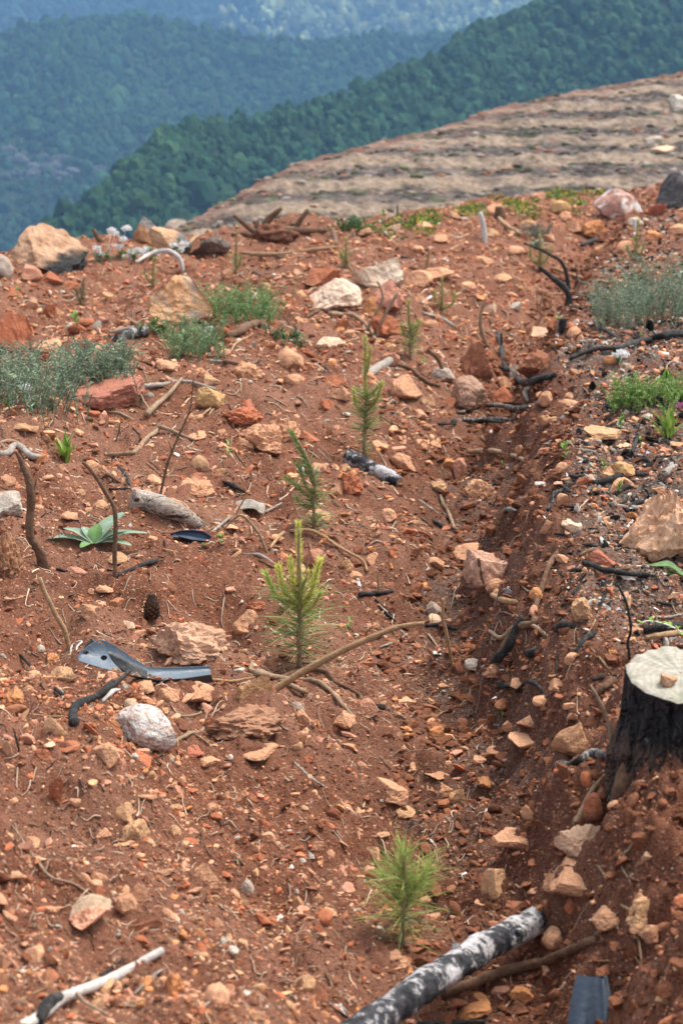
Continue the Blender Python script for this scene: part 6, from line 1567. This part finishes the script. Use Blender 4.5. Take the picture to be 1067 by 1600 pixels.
def bark_piece(px, py, w, h, label, mat='grey', seed=2):
    g = gp(px, py); s = scale_at(g); nl, nw = 30, 14; t = np.linspace(0, 1, nl)[:, None]; u = np.linspace(-1, 1, nw)[None, :]
    X = (t - .5) * w * s + 0 * u; Z = (.75 * h * s) * np.cos(u * 1.1) * (.7 + .3 * np.sin(t * 3)) - .3 * h * s; Y = u * h * s * .9 * (1 + .2 * np.sin(t * 9)) + 0 * t
    V = np.stack([X + 0 * u, Y, Z - .25 * h * s * t], -1).reshape(-1, 3); V += .1 * h * s * np.stack([noise3(V / (h * s) * 1.5 + 7 * k + seed) for k in range(3)], -1)
    Fs = grid_faces(nl, nw); b = Bag(); b.add(np.concatenate([V, V * [1, 1, 1] - [0, 0, .003]]), np.concatenate([Fs, Fs[:, ::-1] + len(V)]))
    o = link('bark_piece', b.mesh('bark_piece', M[mat], None), None, tuple(g + [0, 0, .3 * h * s])); tag(o, label, 'bark')
bark_piece(392, 796, 46, 24, 'grey curled bark piece beside the leaning pine seedling')
bark_piece(905, 838, 30, 8, 'small silver bark flake on the charred bank', 'ashchar', 5); bark_piece(846, 756, 22, 8, 'pale bark flake on the rim of the bank', 'white', 8)
# cones
def cone(base_px, wpx, hpx, label, mat, seed, tilt=.2):
    g = gp(*base_px); s = scale_at(g); t_ = empty('pine_cone', tuple(g)); tag(t_, label, 'pine cone', 'pine cones'); r = np.random.default_rng(seed)
    b = Bag(); v, f = ICO[3]; Hc = hpx * s; Wc = wpx * s / 2; b.add(v * [Wc * .55, Wc * .55, Hc * .46] + [0, 0, Hc * .5], f); link('core', b.mesh('core', M['cone' if mat != 'char' else 'char'], None), t_)
    b = Bag()
    for i in range(84):
        q = i / 83; z = Hc * (.04 + .92 * q); rad = Wc * math.sin(math.pi * (.16 + .80 * q)) ** .7; a = i * 2.39996
        L = Wc * .62 * (1 - .45 * q); V, f, C = leaf_mesh(L, L * 1.15, (1, 1, 1), .3, -.6, 6, 5)
        V[:, 2] += .12 * L * (V[:, 1] > L * .8)
        V = orient(V, a, .15 + .75 * q); d = np.array([math.sin(a), math.cos(a), 0]); Vt = V + d * rad * .42 + [0, 0, z]
        n = len(V); b.add(np.concatenate([Vt, Vt - [0, 0, L * .16]]), np.concatenate([f, f[:, ::-1] + n]))
    link('scales', b.mesh('scales', M[mat], None), t_)
    return t_
cone((238, 972), 32, 40, 'open brown pine cone in a hollow of the red soil', 'cone', 1)
cone((1014, 518), 16, 16, 'small burnt black cone below the tall grey shrubs', 'char', 2); cone((1039, 598), 26, 18, 'burnt black cone beside the grass blades in the mat', 'char', 3); cone((925, 610), 14, 12, 'tiny burnt black cone in front of the white wildflower on the bank', 'char', 4)

# soil heaped against everything that lies half buried
def skirts():
    me = bpy.data.objects['ground'].data; n = len(me.vertices); co = np.empty(n * 3, np.float32); me.vertices.foreach_get('co', co); co = co.reshape(-1, 3)
    idx = np.where((co[:, 1] > 2) & (co[:, 1] < 36) & (np.abs(co[:, 0]) < 9))[0]; q = co[idx].astype(float); add = np.zeros(len(idx))
    o_ = np.argsort(q[:, 1]); ys = q[o_, 1]
    for x, y, w in OCC:
        a_, b_ = np.searchsorted(ys, [y - 2.5 * w, y + 2.5 * w]); k = o_[a_:b_]
        d = np.hypot(q[k, 0] - x, (q[k, 1] - y) * 1.1) / w
        add[k] = np.maximum(add[k], .42 * w * np.exp(-(np.maximum(d - .55, 0) / .42) ** 2) * (1 + .6 * noise2(q[k, 0] * 30, q[k, 1] * 30)))
    co[idx, 2] += add.astype(np.float32); me.vertices.foreach_set('co', co.ravel()); me.update()
skirts()
